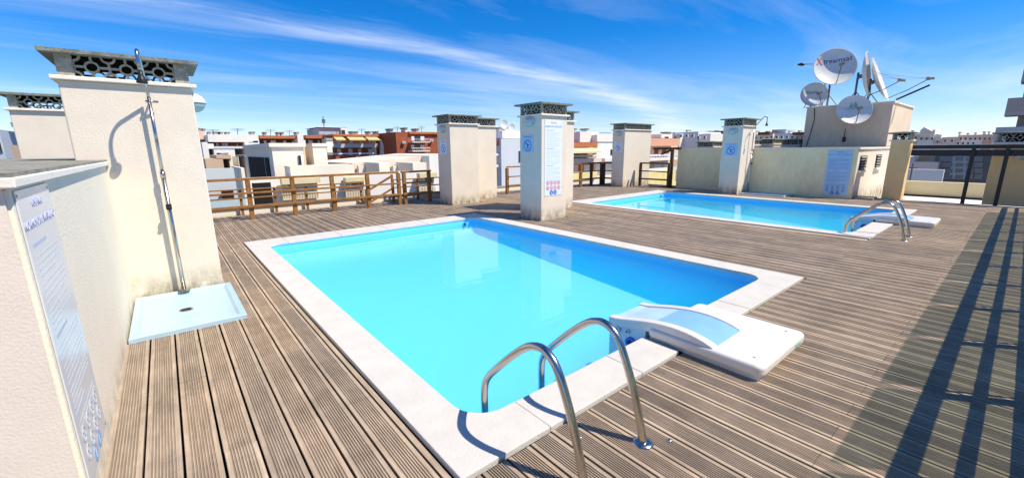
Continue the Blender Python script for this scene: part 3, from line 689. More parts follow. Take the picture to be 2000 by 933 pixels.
railing('lower golden timber railing right of the stair', (5.5,12.60), (7.2,12.60), [.0,.5,.75,1.0], TIMBER, rails=((.68,.03,.05),(.44,.035,.035),(.19,.03,.035)), top=.68, pw=.06)
st = thing('stair_handrail', (5,12.2,0), 'slanting golden stair handrails between the two timber railings', 'handrail')
for y in (12.48,):
    MB().beam((4.62,y,.40),(5.42,y,.80),.045,.06).build('rail', TIMBER, st); MB().beam((4.62,y,.02),(5.42,y,.42),.04,.05).build('rail', TIMBER, st)
    MB().box(5.40,5.46,y-.03,y+.03,0,.86).build('post', TIMBER, st); MB().box(4.56,4.62,y-.03,y+.03,0,.46).build('post', TIMBER, st)
railing('brown timber railing between the pale pair and the rules chimney', (9.45,11.75), (13.4,11.75), [0,.28,.55,.78,1], TIMBER, rails=((.96,.045,.09),(.62,.04,.05),(.30,.06,.045)))
railing('dark timber railing left of the wide chimney', (13.45,11.78), (14.78,11.78), [.0,.5,1.0], TIMBERD)
railing('dark timber railing turning towards the wide chimney', (14.84,11.72), (14.84,11.15), [0.07], TIMBERD)
railing('dark timber railing between the wide chimney and the hut', (15.52,10.32), (15.52,8.95), [.02,.97], TIMBERD)
pg = thing('pergola_stub', (15.56,9.1,0), 'dark pergola post and beams at the end of the hut', 'pergola')
MB().box(15.60,15.70,8.92,9.02,0,1.50).build('post', TIMBERD, pg); MB().beam((15.55,9.75,1.545),(15.55,8.55,1.545),.07,.085).build('beam', TIMBERD, pg); MB().beam((15.66,9.45,1.32),(15.66,9.03,1.48),.05,.07).build('brace', TIMBERD, pg)

# dark end railing on the right with two deep beams
er = thing('end_railing', (16.9,.9,0), 'dark railing with two deep beams at the right end of the deck', 'railing')
MB().box(16.86,16.92,-.42,2.155,1.475,1.575).build('beam', FENCEM, er); MB().box(16.855,16.925,-.42,2.16,1.285,1.445).build('beam', FENCEM, er)
MB().box(16.85,16.93,-.42,2.15,1.577,1.592).build('beam_flashing', TRIM, er)
for y in (.93,.33,-.30): MB().box(16.81,16.85,y-.04,y+.04,0,1.57).build('post', FENCEM, er)

# front fence behind the photographer (its shadow lies on the deck)
FY = -.37
fe = thing('glass_fence', (7,FY,0), 'dark railed fence with smoked glass panels casting the shadow at right', 'fence')
fx0, fx1 = .4, 16.75
MB().box(fx0,fx1,FY-.03,FY+.03,.875,.95).build('handrail', FENCEM, fe); MB().box(fx0,fx1,FY-.018,FY+.018,.535,.59).build('rail', FENCEM, fe); MB().box(fx0,fx1,FY-.018,FY+.018,.22,.28).build('rail', FENCEM, fe)
xs = [4.05+1.155*k for k in range(-3,11)]
for x in xs:
    MB().box(x-.034,x+.034,FY-.029,FY+.029,0,.874).build('post', FENCEM, fe); MB().box(x+.058,x+.072,FY+.021,FY+.045,.05,.93).build('glass_clamp', FENCEM, fe)
for a, b in zip(xs, xs[1:]): MB().box(a+.075,b-.02,FY+.046,FY+.054,.08,1.27).build('glass_panel', GLASS, fe)

# ================================================================ satellite dishes on the lift housing
def dish(label, c, n, rad, depth=.16, lnb=.9, lnb_side=(0,-1), rim=DISHM, pole=None, tk=.25):
    n = Vector(n).normalized(); up = Vector((0,0,1)); right = up.cross(n).normalized(); u2 = n.cross(right)
    M = frame(c, right, u2); t = thing('satellite_dish', c, label, 'satellite dish', 'satellite dishes')
    prof = [(rad*i/10, depth*(i/10)**2-depth) for i in range(11)]
    face = MB(M); face.lathe([(max(r,.001),z) for r,z in prof]+[(rad+.012,.004),(rad+.012,-.02)]+[(max(r,.001),z-.02) for r,z in prof[::-1]], 36); face.build('reflector', DISHM, t, smooth=True)
    MB(M).ring(0,0,rad-.002,rad+.016,-.022,.010,seg=36).build('rim', rim, t)
    tip = M @ Vector((lnb_side[0]*rad*tk, lnb_side[1]*rad*tk, lnb))
    foot = M @ Vector((lnb_side[0]*rad*.93, lnb_side[1]*rad*.93, -.02))
    MB().tube([foot, foot.lerp(tip,.5)+Vector((0,0,-.04)), tip], .014, 8).build('feed_arm', DARKST, t, smooth=True)
    for s in (-1,1):
        e = M @ Vector((s*rad*.93, -lnb_side[1]*rad*.15, 0)); MB().tube([e, tip], .004, 5).build('stay', DARKST, t)
    dirn = (M @ Vector((0,0,-.1)) - tip).normalized(); MB().tube([tip-dirn*.12, tip-dirn*.02, tip, tip+dirn*.09], [.045,.045,.06,.065], 12).build('receiver', mat('receiver_plastic',(.25,.23,.19),.6), t)
    back = M @ Vector((0,0,-depth-.02))
    MB().tube([back, back-n*.14], .07, 12).build('back_mount', DARKST, t)
    if pole:
        pt = back-n*.12; MB().tube([pt+Vector((0,0,.15)), Vector((pt.x,pt.y,pole))], .035, 10).build('mast', DARKST, t, smooth=True)
        for s in (-1,1): MB().tube([Vector((pt.x,pt.y,pole+.45)), Vector((pt.x+.2,pt.y+s*.3,pole))], .014, 6).build('mast_brace', DARKST, t)
    return t, M
ROOFZ = 3.071
d1, M1 = dish('largest white satellite dish with dark Xtreamsat lettering', (20.05,5.12,4.50), (-.82,-.50,.27), .685, .15, lnb=.55, lnb_side=(.1,-1), pole=ROOFZ)
def on_dish(x, y, rad, depth): return -depth+depth*((x*x+y*y)/rad**2)+.006
def dish_text(body, size, x, y, M, rad, depth, m, t, slope=0, name='lettering', sx=1):
    T = M @ Matrix.Translation((x,y,0)) @ Matrix.Rotation(slope,4,'Z')
    o = text(body, size, Matrix.Identity(4), m, None, name, z=0, sx=sx)
    Ti = Matrix.Translation((x,y,0)) @ Matrix.Rotation(slope,4,'Z')
    import bmesh
    bmm = bmesh.new(); bmm.from_mesh(o.data); bmesh.ops.triangulate(bmm, faces=bmm.faces); bmesh.ops.subdivide_edges(bmm, edges=[e for e in bmm.edges if e.calc_length() > .06], cuts=2)
    for v in bmm.verts:
        p = Ti @ Vector((v.co.x, v.co.y, 0)); v.co = M @ Vector((p.x, p.y, on_dish(p.x,p.y,rad,depth)+v.co.z*1.5))
    bmm.to_mesh(o.data); bmm.free(); finish(o, t); return o
dish_text('X', .39, -.49, .23, M1, .685, .15, INKR, d1, R(4), sx=.8); dish_text('treamsat', .255, .095, .28, M1, .685, .15, INKD, d1, R(4), sx=1.0)
d2, M2 = dish('small rusty satellite dish left of the largest one', (19.86,5.62,3.54), (-.82,-.50,.25), .44, .10, lnb=.34, lnb_side=(.6,-.8), rim=RUST, pole=ROOFZ)
dish_text('Scaenv', .14, -.03, .11, M2, .44, .10, INKD, d2, R(3))
d3, M3 = dish('white satellite dish with green emblem hung on the lift housing wall', (19.32,4.17,2.84), (-.82,-.46,.34), .52, .12, lnb=.40, lnb_side=(.1,-1))
emb = MB(); tri = [(-.13,.10),(.13,.10),(0,.30)]
def dz3(x,y): return on_dish(x,y,.52,.12)
MBt = MB(M3)
MBt.add([(x,y,dz3(x,y)+.003) for x,y in [(-.14,.12),(-.02,.12),(-.02,.20),(-.07,.30)]]+[(x,y,dz3(x,y)+.003) for x,y in [(.02,.12),(.14,.12),(.05,.33),(.0,.24)]]+[(x,y,dz3(x,y)+.003) for x,y in [(-.30,.04),(.30,.055),(.30,.075),(-.30,.06)]], [(0,1,2,3),(4,5,6,7),(8,9,10,11)]).build('emblem', INKGR, d3)
MB().tube([(19.45,4.2,2.78),(19.70,4.2,2.72)], .03, 8).build('wall_arm', DARKST, d3); MB().tube([(19.62,4.42,2.2),(19.62,4.42,1.72)], .012, 6).build('cable', BLACK, d3); MB().box(19.60,19.66,4.37,4.46,1.72,1.90).build('junction_box', BLACK, d3)
d4, M4 = dish('edge on satellite dish with straight stays, nearer of the pair', (19.95,4.07,4.06), (.10,-.985,.16), .78, .15, lnb=.85, lnb_side=(0,-1), pole=ROOFZ, tk=.55)
d5, M5 = dish('tilted edge on satellite dish with the longest feed arm', (20.45,3.80,3.92), (.06,-.93,.37), .80, .15, lnb=1.15, lnb_side=(0,-1), pole=ROOFZ, tk=.75)
b_ = MB().tube([(20.3,3.25,3.15),(20.3,2.45,3.55)], .03, 8).build('pole_arm', BLACK, d5)
a6 = thing('antenna', (20.1,6.0,4.6), 'thin aerial with black tip left of the largest dish', 'antenna')
MB().tube([(20.2,5.4,4.60),(20.2,6.24,4.74)], .008, 6).build('boom', DARKST, a6); MB().tube([(20.2,5.4,4.70),(20.2,6.24,4.77)], .008, 6).build('boom', DARKST, a6); MB().tube([(20.2,6.18,4.755),(20.2,6.24,4.76),(20.2,6.42,4.775)], [.03,.07,.03], 10).build('tip', BLACK, a6); MB().tube([(20.2,5.4,4.55),(20.2,5.4,ROOFZ)], .015, 6).build('mast', DARKST, a6)
MB().tube([(19.69,5.5,3.0),(19.67,5.45,2.6),(19.685,5.5,2.2),(19.68,5.6,1.56)], .012, 6).build('cable', BLACK, d2)

# ================================================================ neighbouring buildings (surveyed against wall planes)
def fbox(root, name, m, p0, p1, Y, depth, proud=0.0):
    """box whose front lies on the plane y = Y - proud between two surveyed corners"""
    a, b = meas(p0[0], p0[1], 1, Y), meas(p1[0], p1[1], 1, Y); x0, x1 = sorted((a.x,b.x)); z0, z1 = sorted((a.z,b.z))
    return MB().box(x0,x1,Y-proud,Y-proud+depth,z0,z1).build(name, m, root)
def xbox(root, name, m, p0, p1, X, depth, proud=0.0):
    a, b = meas(p0[0], p0[1], 0, X), meas(p1[0], p1[1], 0, X); y0, y1 = sorted((a.y,b.y)); z0, z1 = sorted((a.z,b.z))
    return MB().box(X-proud,X-proud+depth,y0,y1,z0,z1).build(name, m, root)
def window(root, p0, p1, Y, fm=SHUT, gm=DARKG, f=fbox, e=.6):
    w = f(root, 'window', fm, (p0[0]-e,p0[1]-e), (p1[0]+e,p1[1]+e), Y, .3, .06); f(w, 'pane', gm, p0, p1, Y, .3, .09); return w
def stack(root, px, py0, py1, Y, w=8, m=None, f=fbox):
    c = f(root, 'roof_chimney', m or WHITEW, (px-w/2,py0+3), (px+w/2,py1), Y, 1.2, -1.5); f(c, 'chimney_cap', CAPM, (px-w/2-.8,py0), (px+w/2+.8,py0+2.9), Y, 1.5, -1.4); return c
def bld(label, px, Y, cat='building'):
    p = meas(px, 300, 1, Y); return thing('apartment_building', (p.x,Y,-15), label, cat, 'apartment buildings beyond the terrace')
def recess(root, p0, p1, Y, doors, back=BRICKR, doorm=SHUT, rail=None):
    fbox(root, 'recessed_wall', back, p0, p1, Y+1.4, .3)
    h = p1[1]-p0[1]
    for a, b in doors: d = fbox(root, 'balcony_door', doorm, (a,p0[1]+h*.18), (b,p1[1]), Y+1.4, .1, .05)
    if rail:
        fbox(root, 'balcony_rail', rail, (p0[0],p1[1]-h*.30), (p1[0],p1[1]-h*.22), Y, .05)
        n = max(3, int((p1[0]-p0[0])/5))
        for i in range(n+1): x = p0[0]+(p1[0]-p0[0])*i/n; fbox(root, 'baluster', rail, (x-.25,p1[1]-h*.22), (x+.25,p1[1]), Y, .04, -.005)

# left edge
b = bld('grey blue building with white chimney at the far left edge', 10, 34)
fbox(b,'wall',mat('blue_grey_render',(.40,.46,.53),.9,var=.05,scale=.5),(-60,252),(42,420),34,8); stack(b,13,236,253,34,15); window(b,(-4,276),(6,296),34); window(b,(30,264),(41,281),34,fm=GREYW)
fbox(b,'annexe',TANW,(20,283),(55,420),31,2.5)

b = bld('pink and cream balcony tower beside the shower chimney', 395, 50)
fbox(b,'wall',PINKW,(384,256),(403,275),50,9); fbox(b,'wall',CREAMW,(384,275.1),(406,420),50,9); stack(b,393,249,257,50,7); stack(b,401,250,257,50,5); window(b,(393,280),(398,287),50); window(b,(397,306),(403,313),50)
fbox(b,'balcony_slab',PINKW,(386,270),(404,273),50,1.2,1.2); fbox(b,'balcony_slab',CREAMW,(388,297),(408,300),50,1.2,1.2)

b = bld('white building with one long balcony recess', 455, 46)
fbox(b,'upper_wall',WHITEW,(405,262.5),(506,277.5),46,10); fbox(b,'side_pier',WHITEW,(405,277.6),(417,420),46,10); fbox(b,'end_pier',WHITEW,(477,277.6),(506,420),46,10)
recess(b,(417,277.6),(477,290),46,((422,428),(433,446),(462,466))); fbox(b,'lower_wall',WHITEW,(417.05,290.1),(476.95,420),46,9.8); fbox(b,'balcony_rail',SHUT,(417,286),(477,290),46,.1,.05)
for x in (424,439): window(b,(x,298.5),(x+9,303.5),46)
for x, w in ((412,6),(427,12),(434,10),(449,8)): stack(b,x,256.5,263,46,w)
stack(b,499,256,264,46,8); window(b,(495,275),(504,278.5),46)

b = bld('tan building with sloping roof below the white building', 430, 36)
fbox(b,'wall',TANW,(400,310),(452,420),36,6); fbox(b,'wall',TANW,(422,303),(452,309.9),36,5); fbox(b,'wing',CREAMW,(452.1,299),(464,420),36.1,6); fbox(b,'wing',CREAMW,(464.1,306),(482,420),35.6,6); window(b,(463,303.6),(478,305.6),36)

b = bld('long red roofed building with dark balcony recess', 550, 56)
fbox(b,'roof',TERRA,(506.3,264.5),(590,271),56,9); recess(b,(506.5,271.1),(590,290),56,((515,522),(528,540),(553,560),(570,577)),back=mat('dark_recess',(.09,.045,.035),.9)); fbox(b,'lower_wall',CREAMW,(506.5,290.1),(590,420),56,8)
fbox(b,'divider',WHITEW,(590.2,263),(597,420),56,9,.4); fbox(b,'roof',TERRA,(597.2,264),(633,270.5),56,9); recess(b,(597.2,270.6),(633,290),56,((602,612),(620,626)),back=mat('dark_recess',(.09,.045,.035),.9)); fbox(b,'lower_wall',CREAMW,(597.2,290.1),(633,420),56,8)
fbox(b,'divider',WHITEW,(633.2,262),(650,420),56,9,.4)
for x in (523,550,557,587): stack(b,x,257,265,56,5)
pent = bld('grey rooftop penthouse with mast above the red roofs', 650, 62); fbox(pent,'wall',GREYW,(622,250),(668,275),62,6); fbox(pent,'wall',WHITEW,(664,249),(678,275),62,5,.3); fbox(pent,'roof',WHITEW,(620,248),(680,250),62,6.5,.3); window(pent,(667,254),(674,262),61.7)
a = meas(633,248,1,62); MB().tube([a,a+Vector((0,0,1.4))],.06,6).build('mast',DARKST,pent); MB().box(a.x-.2,a.x+.2,61.9,62.1,a.z+.5,a.z+1.0).build('aerial',DARKST,pent)

b = bld('orange building with yellow awnings and deep balconies', 695, 52)
fbox(b,'roof',TERRA,(650.3,262),(740,266.5),52,9); recess(b,(650.3,266.6),(733,281),52,((657,667),(681,690),(702,708),(720,730)),back=ORANGE)
for x0,x1 in ((651,670),(677,709),(713,736)):
    A, B = meas(x0,267.5,1,52), meas(x1,272.8,1,52); MB().add([(A.x,52,A.z),(B.x,52,A.z),(B.x,51.0,B.z),(A.x,51.0,B.z),(A.x,52,A.z-.12),(B.x,52,A.z-.12),(B.x,51.0,B.z-.12),(A.x,51.0,B.z-.12)],[(0,3,2,1),(4,5,6,7),(3,7,6,2),(0,4,7,3),(1,2,6,5)]).build('awning',AWN,b)
fbox(b,'balcony_parapet',GREYW,(650.3,281),(738,288),52,.3,.05); recess(b,(650.3,288),(733,304),52,((658,667),(680,689),(699,706),(719,732)),rail=SHUT); fbox(b,'lower_wall',BRICKR,(650.3,304.2),(733,420),52,6,-.5); fbox(b,'end_pier',WHITEW,(733.2,270),(745,420),52,9)
fbox(b,'side_wall',PINKW,(745.2,262),(771,420),53,9); window(b,(755,274),(761,282),53); window(b,(760,289),(766,297),53)
A,B,Cc = meas(745,272,1,51.8), meas(744,309,1,51.8), meas(762,309,1,51.8); D_ = meas(752,290,1,51.8)
MB().add([A,B,Cc,D_,A+Vector((0,.4,0)),B+Vector((0,.4,0)),Cc+Vector((0,.4,0)),D_+Vector((0,.4,0))],[(0,1,2,3),(7,6,5,4),(0,3,7,4),(3,2,6,7)]).build('sloping_wing',WHITEW,b)
for x,w in ((698,4),(704,7),(731,4),(746,4)): stack(b,x,255.5,262.5,52,w)

b = bld('dark red brick building with two stacked balconies', 815, 48)
fbox(b,'wall',BRICKR,(772.5,258),(862,420),48,10); fbox(b,'roof_band',TERRA,(798,257.4),(866,262.5),48,10.2,.25); stack(b,775,250,258,48,6,m=GREYW); stack(b,804,248,257.4,48,4); stack(b,826,250,257.4,48,5)
for y0 in (264.5,281.5):
    window(b,(803,y0+2),(808.5,y0+10),48,gm=SHUT); window(b,(821,y0+2),(828,y0+10),48,gm=SHUT); fbox(b,'balcony_door',DARKG,(809.5,y0+1),(820,y0+12),48,.2,.06)
    fbox(b,'balcony_slab',PEACH,(797,y0+12.6),(831,y0+14.5),48,1.2,1.2); fbox(b,'balcony_rail',SHUT,(797,y0+7.3),(831,y0+8.3),48,.05,1.2)
    for i in range(9): x = 797+34*i/8; fbox(b,'baluster',SHUT,(x-.3,y0+8.4),(x+.3,y0+12.5),48,.04,1.19)

def aerial(root, px, py0, py1, Y, f=1):
    A, B = meas(px, py1, f, Y), meas(px, py0, f, Y); A[f] += 2; B[f] += 2
    o = MB().tube([A, B], .03, 5).build('aerial', DARKST, root); e = Vector((1,0,0)) if f == 1 else Vector((0,1,0))
    for k, w in ((.95,.45),(.8,.6),(.65,.35)): p = A.lerp(B,k); MB().tube([p-e*w, p+e*w], .018, 4).build('aerial_rod', DARKST, o)
def aircon(root, p0, p1, Y):
    o = fbox(root, 'air_conditioner', SHUT, p0, p1, Y, .35, .34); c = ((p0[0]+p1[0])/2, (p0[1]+p1[1])/2); fbox(o, 'fan_grille', DARKST, (c[0]-1.2,c[1]-1.2), (c[0]+1.2,c[1]+1.2), Y, .02, .36)
ROOFS = {o.get('label',''): o for o in bpy.data.objects if o.name.startswith('apartment_building')}
def root_of(w): return [o for l, o in ROOFS.items() if w in l][0]
for w, px, a_, b_2, Y in (('one long balcony',470,249,263,46),('one long balcony',420,251,263,46),('long red roofed',535,251,265,56),('long red roofed',573,253,265,56),('orange building',668,251,262,52),('orange building',718,250,262,52),('dark red brick',790,246,258,48),('dark red brick',838,245,258,48)): aerial(root_of(w), px, a_, b_2, Y)
aircon(root_of('dark red brick'), (838,272), (844,276.5), 48); aircon(root_of('dark red brick'), (784,276), (790,280.5), 48); aircon(root_of('one long balcony'), (484,285), (490,289.5), 46)

# neighbouring cream roof with stair tower and bays
T = thing('neighbour_roof_block', (6,24,-15), 'cream neighbouring block with stair tower and row of bays', 'building')
xc = meas(530,285,1,24).x
za, zb_ = meas(530,287,1,24).z, -1.9
zc = meas(530,279.5,1,24).z
yfar = meas(478,285,0,xc).y
xe = meas(591,285,1,24).x
GREENW = mat('greenish_cream_render', (.60,.62,.50), .9, var=.06, scale=.6)
MB().box(xc,xe,24,yfar,zb_-6,za).build('stair_tower', CREAMW, T); MB().box(xc-.12,xe+.12,23.88,yfar+.12,za,zc).build('tower_parapet', CREAMW, T)
yo0, yo1 = meas(528,320,0,xc).y, meas(488,320,0,xc).y
zo1 = meas(505,307,0,xc).z
dr = MB().box(xc-.06,xc+.3,yo0+.15,yo1,-2.4,zo1).build('tower_doorway', SOOT_SHADE, T)  # black box painted as the shade inside the doorway
MB().box(xc-.09,xc-.061,yo0+.9,yo0+1.0,-2.4,zo1).build('door_frame', DARKST, dr)
window(T,(582,304),(588.5,322),24,fm=GREYW)
fbox(T,'tower_wing',mat('beige_render',(.66,.54,.38),.9,var=.04,scale=.5),(591.3,283),(610,420),24.3,5); fbox(T,'tower_wing',CREAMW,(610.2,286),(651,420),24.1,5); fbox(T,'wing_parapet',CREAMW,(609.5,280),(651.5,285.9),24.05,5.1)
fbox(T,'low_wall',CREAMW,(566,325),(700,420),22.5,1.2); fbox(T,'low_wall',mat('shade_render',(.52,.55,.55),.9,var=.04,scale=.6),(398,330),(470,420),20,.3); fbox(T,'low_wall',CREAMW,(470.2,328),(490,420),19.9,3);  # grey low_wall is cream render with its shade put in the colour
# long sloping slab and the bays under it
A, B = meas(688,319,1,26), meas(846,303.5,1,26)
yb2 = 26
MB().add([(A.x,26,A.z),(B.x+1,26,B.z+.1),(B.x+1,34,B.z+.1),(A.x,34,A.z),(A.x,26,A.z-.5),(B.x+1,26,B.z-.4),(B.x+1,34,B.z-.4),(A.x,34,A.z-.5)],[(0,1,2,3),(7,6,5,4),(0,4,5,1),(1,5,6,2),(3,7,4,0)]).build('roof_slab', PEACH, T)
fbox(T,'end_wall',WHITEW,(838,304),(880,420),25,8)
bx = [(700,740),(740,768),(768,806),(806,838)]
for i,(p0_,p1_) in enumerate(bx):
    if i % 2: fbox(T,'bay_pier',CREAMW,(p0_,318),(p1_,420),23.5,2.4)
    else: fbox(T,'bay_wall',CREAMW,(p0_,324),(p1_,420),25.6,.3); w = window(T,(p0_+6,346),(p1_-12,352),25.6,fm=MUST)
for p0_,p1_,y0,y1 in ((548,622,351,386),(672,712,348,384),(816,848,340,376)):
    r_ = fbox(T,'loggia',mat('loggia_shade_tint',(.60,.52,.36),.9,var=.08,scale=.7),(p0_,y0),(p1_,y1),22.3,.2,.06); fbox(r_,'loggia_lintel',MUST,(p0_-1,y0-1.5),(p1_+1,y0+5),22.3,.4,.3); fbox(r_,'loggia_opening',DARKG,(p0_+14,y0+6),(p0_+26,y0+12),22.3,.2,.09)  # flat panels tinted to stand for shaded recesses
    n = int((p1_-p0_)/5)
    for i in range(n): x = p0_+4+i*5; fbox(r_,'baluster',FENCEM,(x,y1-11),(x+.7,y1),22.3,.04,.3)
fbox(T,'front_wall',WHITEW,(398,352),(840,470),22.6,.5)
fbox(T,'dark_opening',SOOT_SHADE,(432,373),(458,388),19.8,.1,.0); fbox(T,'dark_opening',SOOT_SHADE,(492,358),(534,397),19.8,.1,.0)  # black sheets painted as the shade inside openings
fbox(T,'glass_screen',mat('pale_glass',(.45,.55,.56),.2,spec=.6),(412,390),(482,408),19.5,.03)

# buildings seen between the chimneys
b = bld('tall pale grey building between the two pairs of chimneys', 1000, 40)
fbox(b,'wall',mat('pale_grey_render',(.60,.64,.68),.9,var=.04,scale=.5),(978.5,271),(1060,440),40,8); fbox(b,'roof_room',WHITEW,(981,255),(1030,270.8),42,5); fbox(b,'side_wing',BRICKR,(955,272),(978,284),40.5,8); fbox(b,'side_wing',DARKG,(955,284.1),(978,330),41.5,6)
for y in (300,322): fbox(b,'balcony_slab',WHITEW,(955,y),(978,y+4),40.5,1.5,.2)
window(b,(1013,295),(1016,316),40); stack(b,992,248,256,42,6); stack(b,1003,247,256,42,4)
MB(frame(meas(985,243,1,41),(1,0,0),(0,0,1))).lathe([(.01,-.12),(.3,-.08),(.55,0),(.57,.0),(.3,-.11),(.01,-.15)],18).build('roof_dish',DISHM,b); MB(frame(meas(1000,250,1,41),(1,0,0),(0,0,1))).lathe([(.01,-.12),(.3,-.08),(.5,0),(.52,.0),(.3,-.11),(.01,-.15)],18).build('roof_dish',DISHM,b)

b = bld('terracotta topped building with cream awning beyond the rules chimney', 1140, 40)
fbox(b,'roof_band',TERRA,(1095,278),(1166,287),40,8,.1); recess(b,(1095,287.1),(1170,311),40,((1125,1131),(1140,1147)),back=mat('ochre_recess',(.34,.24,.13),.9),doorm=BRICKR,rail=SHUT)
A, B = meas(1100,289.5,1,40), meas(1162,295,1,40); MB().add([(A.x,40,A.z),(B.x,40,A.z),(B.x,38.8,B.z),(A.x,38.8,B.z),(A.x,38.8,B.z-.25),(B.x,38.8,B.z-.25)],[(0,3,2,1),(3,4,5,2)]).build('awning',mat('cream_canvas',(.78,.66,.36),.9),b)
fbox(b,'balcony_slab',PEACH,(1095,311),(1172,316),40,1.5,.3); recess(b,(1095,316),(1166,350),40,((1120,1128),(1140,1150)),back=TERRA); fbox(b,'lower_wall',YELL,(1095,338),(1166,349),39.5,.4); fbox(b,'lower_wall',CREAMW,(1095,350.1),(1210,460),40,8)
fbox(b,'roof_room',WHITEW,(1133,257),(1166,277.8),42,4)
for x in (1139,1163): stack(b,x,250,258,42,2.5)
b = bld('white building beside the wide chimney, left', 1185, 41); fbox(b,'wall',WHITEW,(1166.3,263),(1225,350),41,8); window(b,(1192,292),(1200,303),41); fbox(b,'roof_rail',DARKST,(1172,259),(1194,260.5),41,.1); fbox(b,'balcony_slab',WHITEW,(1168,309),(1220,313),41,1.3,1.3); fbox(b,'band',GREYW,(1166.3,276),(1225,278),41,.2,.08)
b = bld('pink roofed white building between the wide chimney and the hut', 1295, 40)
fbox(b,'roof_band',mat('salmon_render',(.74,.40,.26),.9,var=.05,scale=.5),(1262,270),(1325,285),40,8,.2); recess(b,(1262,285.1),(1325,309),40,((1278,1285),(1293,1300)),back=PEACH,doorm=BRICKR,rail=SHUT); fbox(b,'balcony_slab',WHITEW,(1262,309),(1320,312),40,1.5,.4); recess(b,(1262,312.1),(1325,337),40,((1278,1290),(1296,1306)),back=TANW,rail=SHUT); fbox(b,'awning',YELL,(1262,338),(1318,362),39,1.5); fbox(b,'lower_wall',CREAMW,(1262,362.1),(1320,460),40,8)
fbox(b,'attic_room',WHITEW,(1292,262),(1313,269.9),41,4); window(b,(1298,267),(1305,270.5),41); stack(b,1322,257,266,41,6); 

# distant roofs along the skyline (facing us side on)
def skyline(label, X, segs, base=330):
    p = meas((segs[0][0]+segs[-1][1])/2, 290, 0, X); t = thing('distant_building', (X,p.y,-15), label, 'building', 'distant buildings on the skyline')
    for x0, x1, y0, m in segs:
        xbox(t, 'wall', m, (x0,y0), (x1,base), X+random.uniform(0,2), 9)
        if x1-x0 > 14:
            n = int((x1-x0)/9)
            for i in range(n):
                c = x0+(i+.5)*(x1-x0)/n
                w = xbox(t, 'window', SHUT, (c-2,y0+4.5), (c+2,y0+9.5), X-.1, .3); xbox(w, 'pane', DARKG, (c-1.5,y0+5), (c+1.5,y0+9), X-.14, .1)
    return t
def roofbits(t, X, items):
    for x, y0, y1, w in items: c = xbox(t,'roof_chimney',WHITEW,(x-w/2,y0+2),(x+w/2,y1),X+3,1.2); xbox(c,'chimney_cap',CAPM,(x-w/2-.5,y0),(x+w/2+.5,y0+1.9),X+3,1.4)
BRN = mat('brown_roof', (.16,.07,.05), .9, var=.2, scale=.6)
t = skyline('low white rooftops left of the shower chimney', 75, [(1290,1324,263,WHITEW),(1324,1358,258.5,mat('pale_grey_render',(.6,.6,.6))),(1358,1382,262,WHITEW)]); roofbits(t,75,[(1300,258,264,5),(1316,259,264,5),(1341,254,259,3),(1366,257,263,5)])
t = skyline('brown roofed white row behind the shower chimney', 92, [(1376,1400,264,WHITEW),(1400,1440,263,WHITEW)]); xbox(t,'roof',BRN,(1374,257),(1442,263),91,8); roofbits(t,90,[(1385,256,263,3),(1397,255,263,2.5),(1410,256,262,3)])
t = skyline('white and brown rooftops between shower chimney and lift housing', 85, [(1470,1502,263,WHITEW),(1502,1552,261,mat('pale_grey_render',(.6,.6,.6))),(1552,1580,262,WHITEW)]); xbox(t,'roof',BRN,(1480,258.5),(1502,263),84,6); xbox(t,'roof',BRN,(1548,258.5),(1580,263),84,6); xbox(t,'roof_room',GREYW,(1508,253.5),(1534,261),88,5); roofbits(t,84,[(1476,256,263,3),(1497,256,262,3),(1541,256,262,3),(1560,255,262,3)])
t = skyline('salmon walled row left of the lift housing', 60, [(1472,1512,273,PEACH),(1512,1570,276,PEACH)])
t = skyline('pale gabled church like building right of the lift housing', 120, [(1772,1794,262,PEACH),(1794,1826,264,WHITEW),(1798,1812,254,WHITEW),(1826,1846,270,PEACH)]); A,B,Cc = meas(1796,256,0,118), meas(1820,256,0,118), meas(1805,248,0,118)
MB().add([A,B,Cc,A+Vector((4,0,0)),B+Vector((4,0,0)),Cc+Vector((4,0,0))],[(0,1,2),(5,4,3),(0,2,5,3),(2,1,4,5)]).build('gable',WHITEW,t); roofbits(t,118,[(1782,255,262,3),(1830,262,270,3)])
t = skyline('long pink rooftop row above the dark beams', 100, [(1840,1866,268,PEACH),(1866,1906,273,WHITEW),(1872,1938,264,PINKW),(1938,1962,271,PEACH)]); roofbits(t,100,[(1874,258,265,3),(1890,260,265,3),(1905,259,265,3),(1922,257,265,4),(1931,257,266,3),(1950,262,271,4)])
# right hand side below the beams
t = thing('neighbour_parapet', (24,2,-1), 'ochre parapet wall seen under the dark beams', 'wall'); MB().box(24,24.3,-1.5,3.28,-.43,.11).build('wall', MUST, t); MB().box(23.95,24.35,-1.5,3.28,-.50,-.431).build('skirting', FENCEM, t)
fl_ = MB().box(17.0,23.94,-3,3.18,-.80,-.50).build('roof_floor', FLOORW); tag(fl_, 'white painted lower roof floor beyond the deck', kind='structure')
b = thing('office_building', (60,4,-15), 'grey glass fronted building seen under the dark beams', 'building')
xbox(b,'wall',FACG,(1829,296),(1924,420),60,10)
for i in range(4):
    for x0,x1 in ((1836,1860),(1866,1881),(1887,1900),(1904,1918)):
        y = 306+i*11.5; w = xbox(b,'window',mat('steel_frame',(.30,.31,.31),.6),(x0,y),(x1,y+9),60,.2,.05); xbox(w,'pane',mat('grey_glass',(.16,.17,.17),.25,spec=.6) if i else mat('grey_glass2',(.2,.21,.21),.3),(x0+1,y+1),(x1-1,y+8),60,.2,.08)
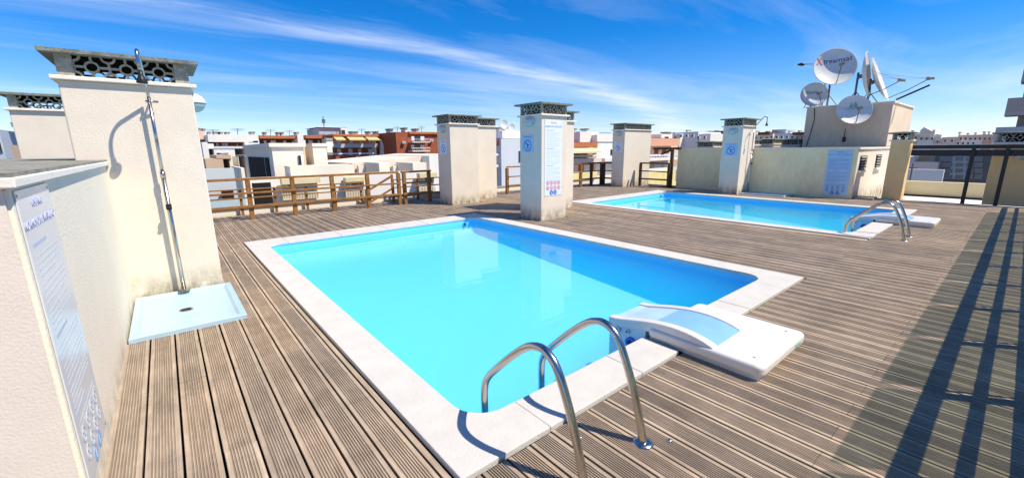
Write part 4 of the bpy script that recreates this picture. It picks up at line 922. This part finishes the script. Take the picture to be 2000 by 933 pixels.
xbox(b,'white_bay',GREYW,(1862,305),(1884,350),60,.3,.03)
b = thing('courtyard_building', (50,5,-15), 'white walled court with tan buildings far right', 'building')
xbox(b,'wall',WHITEW,(1764,330),(1826,420),50,.4); xbox(b,'wall',TANW,(1784,303),(1830,316),70,6); xbox(b,'wall',WHITEW,(1766,306),(1786,318),68,5); xbox(b,'wall',PEACH,(1764,316),(1830,332),58,1)
window(b,(1787,309),(1792,313),70,f=xbox); window(b,(1768,306.5),(1776,309),68,f=xbox)
A = meas(1777,352,0,45); cx_ = thing('mast_cross', A, 'thin dark cross shaped mast before the white court', 'mast'); MB().tube([A-Vector((0,0,.8)),A+Vector((0,0,1.3))],.05,6).build('pole',DARKST,cx_); MB().tube([A+Vector((0,-.3,.95)),A+Vector((0,.3,.95))],.04,6).build('crossbar',DARKST,cx_); MB().tube([A-Vector((0,0,.8)),A-Vector((0,0,.1))],[.28,.06],8).build('base',DARKST,cx_)
# tall block at the right edge with projecting balconies
b = thing('tower_block', (60,-8,-15), 'tall grey concrete tower with projecting balconies at the right edge', 'building')
TW = mat('tower_concrete', (.44,.40,.36), .9, var=.1, scale=.3)
MB().box(60,75,-16,1.05,-15,22).build('wall', TW, b)
MB().box(57,59.9,-12,2.1,1.8,3.0).build('podium', GREYW, b)
for i, z in enumerate((3.95, 6.7, 9.45, 12.2)):
    yy = (1.80, 1.30, 1.22, 1.2)[i]
    MB().box(57.0,59.95,-10,yy,z,z+.35).build('balcony_slab', TW, b); pr_ = MB().box(57.0,57.25,-10,yy,z+.36,z+1.46).build('balcony_parapet', mat('tower_panel',(.38,.34,.30),.9,var=.1,scale=.4), b)
    MB().box(57.3,59.9,yy-.22,yy-.02,z+.36,z+1.46).build('balcony_cheek', TW, b)
    for kk in range(4): w = MB().box(59.9,59.98,-1.2-kk*2.4,.2-kk*2.4,z+.4,z+2.5).build('window', SHUT, b); MB().box(59.86,59.899,-1.1-kk*2.4,.1-kk*2.4,z+.5,z+2.4).build('pane', DARKG, w)
